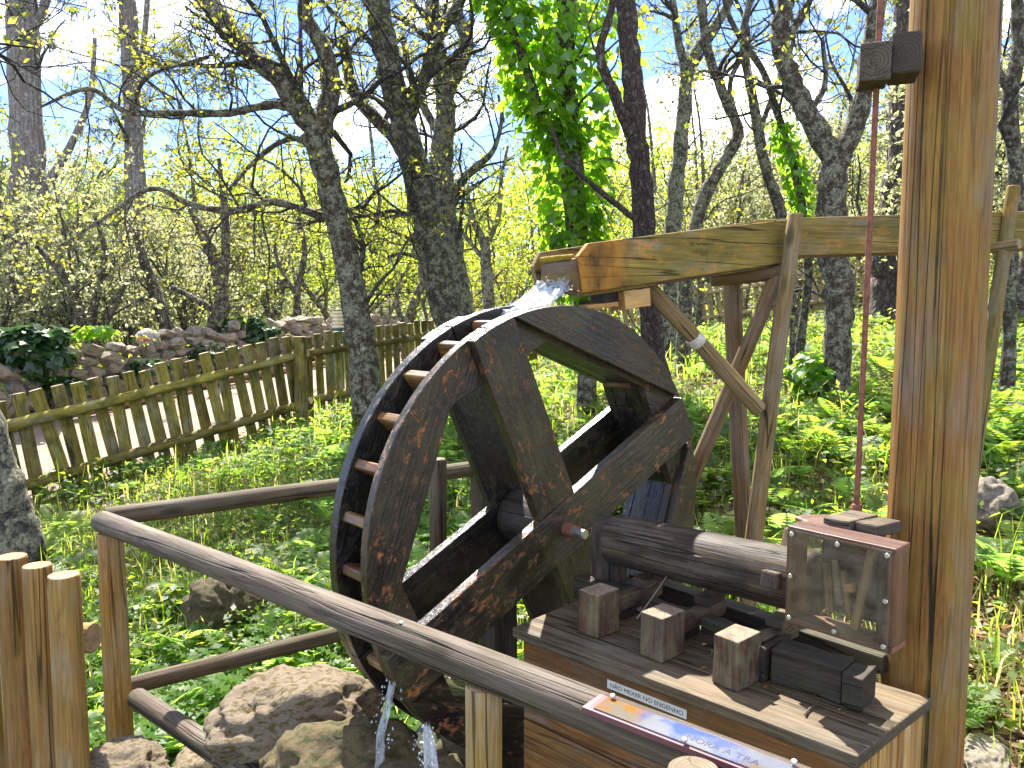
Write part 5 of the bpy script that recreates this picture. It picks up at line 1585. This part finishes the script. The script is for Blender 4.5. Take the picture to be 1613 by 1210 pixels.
MARKS = [(-400, "off beyond the left edge"), (0, "at the far left edge"), (75, "between the two eucalyptus trunks"), (200, "right behind the grey eucalyptus"),
         (280, "below the long bough of the lichen oak"), (420, "left of the garden light"), (510, "behind the trunk of the lichen oak"), (610, "behind the dark leaning oak"),
         (720, "behind the small slender tree"), (850, "behind the ivy covered trunk"), (965, "behind the reddish vine trunk"), (1050, "above the flume middle"),
         (1150, "above the trestle head"), (1260, "behind the forked oak"), (1370, "behind the iron rod"), (1455, "just behind the tall post"), (1570, "right of the tall post"), (1760, "off beyond the right edge")]
BGS = {}
def bg_tree(k, x, Y, sc, rz):
    X = (x - 806.5) / FPX * Y
    z = float(ground_z(X, Y))
    Mx = Matrix.Translation((X, Y, z)) @ Matrix.Rotation(rz, 4, 'Z') @ Matrix.Diagonal((sc, sc, sc, 1))
    t = thing(BGN[k], BGLAB[k][0], "bush" if k == 3 else "tree", Mx, BGLAB[k][1])
    mk = [m for q, m in MARKS if q <= x][-1] if x >= -400 else MARKS[0][1]
    BGS.setdefault((BGD_[k], mk), []).append((Y, t))
    for nm, me in zip(("trunk", "branches", "crown"), protos[k]):
        o = link(nm, me, None, t, Mx)
        if nm == "branches": o['kind'] = 'stuff'
BGD_ = ["yellow green leafy tree", "olive leaved tree", "pale green leafy tree", "low dense olive bush", "half bare oak"]

r = random.Random(9)
for x, Y, k, s in ((60, 26, 0, 1.15), (175, 28, 4, 1.3), (300, 26, 4, 1.2), (425, 28, 2, 1.0), (545, 27, 4, 1.2), (700, 28, 4, 1.2), (1000, 27, 4, 1.1), (1120, 28, 4, 1.2), (1230, 27, 1, 1.3), (1335, 26, 4, 1.15), (1480, 24, 1, 1.25), (-60, 25, 4, 1.2), (60, 15, 3, .75), (-40, 14, 1, .8), (120, 17, 1, .75), (170, 22, 1, .9), (300, 17.5, 3, .8), (20, 22, 1, 1.0), (250, 24, 4, .9),
                   (330, 22, 1, .7), (400, 20, 0, .6), (430, 25, 0, .8), (520, 22, 0, .7), (560, 27, 2, .7), (620, 23, 0, .75), (660, 29, 2, .7),
                   (740, 25, 0, .7), (820, 22, 0, .6), (860, 28, 2, .65), (780, 32, 0, .9), (930, 25, 0, .75), (980, 22, 1, .6), (1010, 28, 2, .7),
                   (1080, 21, 1, .75), (1130, 26, 4, .8), (1180, 21, 1, .7), (1240, 23, 1, .75), (1290, 21, 4, .7), (1350, 20.5, 1, .8), (1440, 19.5, 1, .8),
                   (1530, 12, 1, .8), (1620, 10, 1, .8), (1700, 13, 1, 1.), (1590, 18, 3, 1.), (1470, 23, 3, 1.), (1060, 33, 1, 1.), (1210, 32, 1, 1.),
                   (90, 13.5, 3, .75), (-60, 17, 1, .8), (210, 16.5, 3, .55), (360, 26, 4, .9), (290, 21, 1, .75), (450, 21.5, 1, .6), (590, 19, 0, .5), (900, 17.5, 0, .55), (960, 19.5, 2, .6), (1100, 16.5, 4, .65), (1160, 23, 1, .95), (1270, 26, 1, 1.), (1330, 17.5, 4, .6), (1400, 24, 1, .9), (1050, 24.5, 4, .8), (690, 20, 4, .6), (840, 24, 4, .7), (1540, 15, 1, .9), (1600, 12, 3, .8), (-150, 20, 1, 1.1), (-280, 24, 2, 1.1), (1850, 16, 1, 1.1), (1980, 22, 2, 1.1), (100, 30, 1, 1.2), (-60, 33, 2, 1.3), (230, 34, 0, 1.1), (370, 33, 1, 1.0), (480, 34, 0, .9)):
    bg_tree(k, x, Y, s * 1.3 * r.uniform(.9, 1.1), r.uniform(0, 6.28))

for (what, mk), L_ in BGS.items():
    L_.sort(key=lambda q: q[0])
    for i, (Y_, t) in enumerate(L_):
        pre = "" if len(L_) == 1 else (("nearer ", "farther ") if len(L_) == 2 else (("nearest ",) + ("second nearest ", "third nearest ", "fourth nearest ")[:len(L_) - 2] + ("farthest ",)))[i]
        t['label'] = f"{pre}{what} of the wood {mk}"

# far-off wood, one mass
g = np.random.default_rng(60)
n = 120000
th_ = g.uniform(-0.9, 0.9, n); d_ = g.uniform(34, 66, n)
X = np.sin(th_) * d_; Y = np.cos(th_) * d_
top = 5.2 + 1.5 * np.sin(X * 0.35) + 0.8 * np.sin(X * 0.9 + 1) + 0.9 * np.sin(Y * .6 + X * .2)
C = np.stack([X, Y, ground_z(X, Y) + top * g.uniform(0, 1, n) ** 0.8], 1)
g = np.random.default_rng(61)
tag(link("distant_wood", leaf_mesh("distant_wood", C, 0.24, g, wide=0.8), M_LFYEL), "hazy yellow green wood filling the far background", "wood", kind='stuff')

# ------------------------------------------------------------------ undergrowth
benchpoly = np.array([(p.x, p.y) for p in (FLp - ld * .02, FRp, BRp, BLp)])
def scatter(n, y0, y1, pw, seed, xm=0.78, xs=None):
    g = np.random.default_rng(seed)
    u = g.uniform(0, 1, n)
    Y = (y0 ** (1 - pw) + u * (y1 ** (1 - pw) - y0 ** (1 - pw))) ** (1 / (1 - pw))
    X = g.uniform(-1, 1, n) * (xm * Y + 0.4)
    ok = ~in_poly(X, Y, PATHPOLY) & ~in_poly(X, Y, benchpoly)
    px, py = X - HUB.x, Y - HUB.y
    a = px * hv.x + py * hv.y; b = px * nv.x + py * nv.y
    ok &= ~((abs(a + 0.05) < 0.95) & (b > -0.36) & (b < 0.55))
    ok &= ~((X - pc.x) ** 2 + (Y - pc.y) ** 2 < 0.13 ** 2)
    ok &= ~((Y < 2.2) & (X < 0.9))
    return X[ok], Y[ok], g

def patch(X, Y, f, ph):
    return 0.5 + 0.25 * (np.sin(X * f + ph) + np.sin(Y * f * 1.1 + X * f * .4 + ph * 2)) 

def blades(name, label, n, y0, y1, pw, seed, h, wd, mat, mask=None):
    X, Y, g = scatter(n, y0, y1, pw, seed)
    if mask is not None:
        k = g.uniform(0, 1, len(X)) < mask(X, Y)
        X, Y = X[k], Y[k]
    n = len(X)
    Z = ground_z(X, Y)
    B = np.stack([X, Y, Z - 0.01], 1)
    a = g.uniform(0, 2 * np.pi, n)
    D = np.stack([np.cos(a), np.sin(a), np.zeros(n)], 1)
    S = np.stack([-np.sin(a), np.cos(a), np.zeros(n)], 1)
    H = (h * g.uniform(0.4, 1.3, n))[:, None]
    lean = (g.uniform(0.1, 0.8, n))[:, None]
    w_ = (wd * g.uniform(.7, 1.3, n))[:, None] * np.clip(Y[:, None] / 5, 1, 2.2)
    U = np.array([0, 0, 1.0])
    m1 = B + U * H * 0.6 + D * H * lean * 0.25
    m2 = B + U * H * (1 - 0.25 * lean) + D * H * lean * 0.85
    V = np.stack([B - S * w_ / 2, B + S * w_ / 2, m1 + S * w_ / 2 * .8, m1 - S * w_ / 2 * .8, m2], 1).reshape(-1, 3)
    i = np.arange(n)[:, None] * 5
    F = np.concatenate([i + np.array([[0, 1, 2]]), i + np.array([[0, 2, 3]]), i + np.array([[3, 2, 4]])], 0)
    return tag(link(name, np_mesh(name, V, F), mat), label, "grass", kind='stuff')

def fl_near(X, Y): # less growth on the trodden strip by the fence and on the right bank
    return np.clip(patch(X, Y, 1.7, 0.4) * 1.3, 0.15, 1) * np.where((X > 1.0) & (Y < 4.0) & (X > 0.36 * Y), 0.10, 1)
blades("grass", "bright green grass tufts growing round the handrail and along the fence", 65000, 2.3, 24, 1.5, 70, 0.17, 0.006, M_GRASS, fl_near)
blades("tall_grass", "taller sunlit grass blades in loose tufts", 16000, 2.4, 12, 1.7, 71, 0.34, 0.008, M_GRASS, lambda X, Y: np.clip(patch(X, Y, 2.9, 1.4) * 2 - 0.7, 0, 1) * np.where(X > 0.36 * Y, .25, 1))

def fern_unit(g, fronds, npin, L):
    """one feathery fern as quads in local space"""
    V, F = [], []
    for f in range(fronds):
        a = 2 * math.pi * (f + g.uniform(0, .6)) / fronds
        el = g.uniform(0.5, 1.1)
        l = L * g.uniform(0.7, 1.15)
        d = np.array([math.cos(a) * math.cos(el), math.sin(a) * math.cos(el), math.sin(el)])
        s = np.array([-math.sin(a), math.cos(a), 0])
        prev = np.zeros(3); drop = g.uniform(0.5, 0.95)
        for k in range(npin):
            t = (k + 1) / npin
            p = d * l * t - np.array([0, 0, l * drop * t * t * 0.65])
            tdir = (p - prev) / (np.linalg.norm(p - prev) + 1e-9)
            pl = l * 0.36 * (math.sin(math.pi * min(1, 0.22 + 0.8 * t)) ** 0.8) * (1.05 - 0.35 * t)
            w_ = l / npin * 0.42
            for sg in (-1, 1):
                q = p + s * sg * pl * 0.9 + tdir * pl * 0.35 + np.array([0, 0, -pl * 0.12])
                m = (p + q) / 2
                b = len(V)
                V += [p, m + tdir * w_, q, m - tdir * w_]
                F.append((b, b + 1, b + 2, b + 3))
            prev = p
    return np.array(V), np.array(F)

def ferns(name, label, n, y0, y1, pw, seed, L, mat, mask, fr=(5, 8), npin=10, cat="fern"):
    X, Y, g = scatter(n, y0, y1, pw, seed)
    k = g.uniform(0, 1, len(X)) < mask(X, Y)
    X, Y = X[k], Y[k]
    units = [fern_unit(g, int(g.integers(*fr)), npin, L) for _ in range(8)]
    Vs, Fs, c = [], [], 0
    Z = ground_z(X, Y)
    for x, y, z in zip(X, Y, Z):
        V, F = units[int(g.integers(8))]
        a = g.uniform(0, 6.28); s = g.uniform(0.55, 1.25)
        ca, sa = math.cos(a) * s, math.sin(a) * s
        W_ = np.stack([V[:, 0] * ca - V[:, 1] * sa + x, V[:, 0] * sa + V[:, 1] * ca + y, V[:, 2] * s + z + 0.05], 1)
        Vs.append(W_); Fs.append(F + c); c += len(V)
    return tag(link(name, np_mesh(name, np.concatenate(Vs), np.concatenate(Fs)), mat), label, cat, kind='stuff')

ferns("feathery_undergrowth", "soft feathery green fennel like plants covering the ground round the wheel", 6500, 2.6, 15, 1.55, 80, 0.27, M_FERN,
      lambda X, Y: np.clip(patch(X, Y, 1.3, 2.2) * 1.8 - 0.35, 0.05, 1) * np.where((X > 1.2) & (Y < 3.4), 00.2, 1), (5, 8), 9)
ferns("bracken", "sunlit bracken fronds on the slope behind the wheel", 1500, 3.6, 20, 1.3, 81, 0.42, M_HERB,
      lambda X, Y: np.where(X > 0.0, 0.75, 0.18) * np.where(Y > 14, 0.15, 1) * np.clip(patch(X, Y, 1.9, 0.3) * 1.6, .1, 1), (4, 7), 13)

def herbs(name, label, n, y0, y1, pw, seed, size, hmax, mat, mask, cat="plants", flat=False):
    X, Y, g = scatter(n, y0, y1, pw, seed)
    k = g.uniform(0, 1, len(X)) < mask(X, Y)
    X, Y = X[k], Y[k]
    n = len(X)
    if flat:
        C = np.stack([X, Y, ground_z(X, Y) + g.uniform(0.003, 0.02, n)], 1)
        D = np.stack([g.normal(0, 1, n), g.normal(0, 1, n), g.normal(0, .25, n)], 1)
        S = np.cross(D, np.array([0, 0, 1.0]) + g.normal(0, .25, (n, 3)))
    else:
        C = np.stack([X, Y, ground_z(X, Y) + hmax * g.uniform(0.02, 1, n) ** 1.4 * (0.4 + patch(X, Y, 3.1, 1))], 1)
        D = np.stack([g.normal(0, 1, n), g.normal(0, 1, n), g.normal(0.1, .4, n)], 1)
        S = np.cross(D, np.array([0, 0, 1.0]) + g.normal(0, .45, (n, 3)))
    D /= np.linalg.norm(D, axis=1, keepdims=True); S /= np.linalg.norm(S, axis=1, keepdims=True)
    Nn = np.cross(S, D)
    L = (size * g.uniform(.5, 1.4, n) * np.clip(Y / 6, 1, 2.0))[:, None]
    w_ = L * 0.3
    V = np.stack([C, C + D * L * .42 + S * w_ + Nn * L * .1, C + D * L - Nn * L * .08, C + D * L * .42 - S * w_ + Nn * L * .1], 1).reshape(-1, 3)
    return tag(link(name, np_mesh(name, V, np.arange(4 * n).reshape(n, 4)), mat), label, cat, kind='stuff')

herbs("leafy_undergrowth", "mixed broad leaved green plants covering the forest floor", 120000, 2.4, 24, 1.4, 90, 0.045, 0.22, M_HERB, lambda X, Y: np.clip(patch(X, Y, 1.1, 3.0) * 1.5, .25, 1) * np.where((Y > 13) & (X > 1), 0.4, 1) * np.where((X > 0.36 * Y) & (Y < 4.0), 0.3, 1))
herbs("leaf_litter", "dry brown leaves scattered over the bare forest floor", 80000, 2.2, 16, 1.6, 91, 0.045, 0, M_LITTER, lambda X, Y: np.where(X > 1.0, 0.9, 0.35), "leaf litter", True)
herbs("far_undergrowth", "pale sunlit shrubs covering the clearing beyond the fence", 40000, 16, 40, 0.6, 92, 0.06, 0.7, M_LFYEL, lambda X, Y: np.where((X > 1) & (Y < 20), 0.0, 1.0) * np.clip(patch(X, Y, 0.6, 1.0) * 1.5, .2, 1))
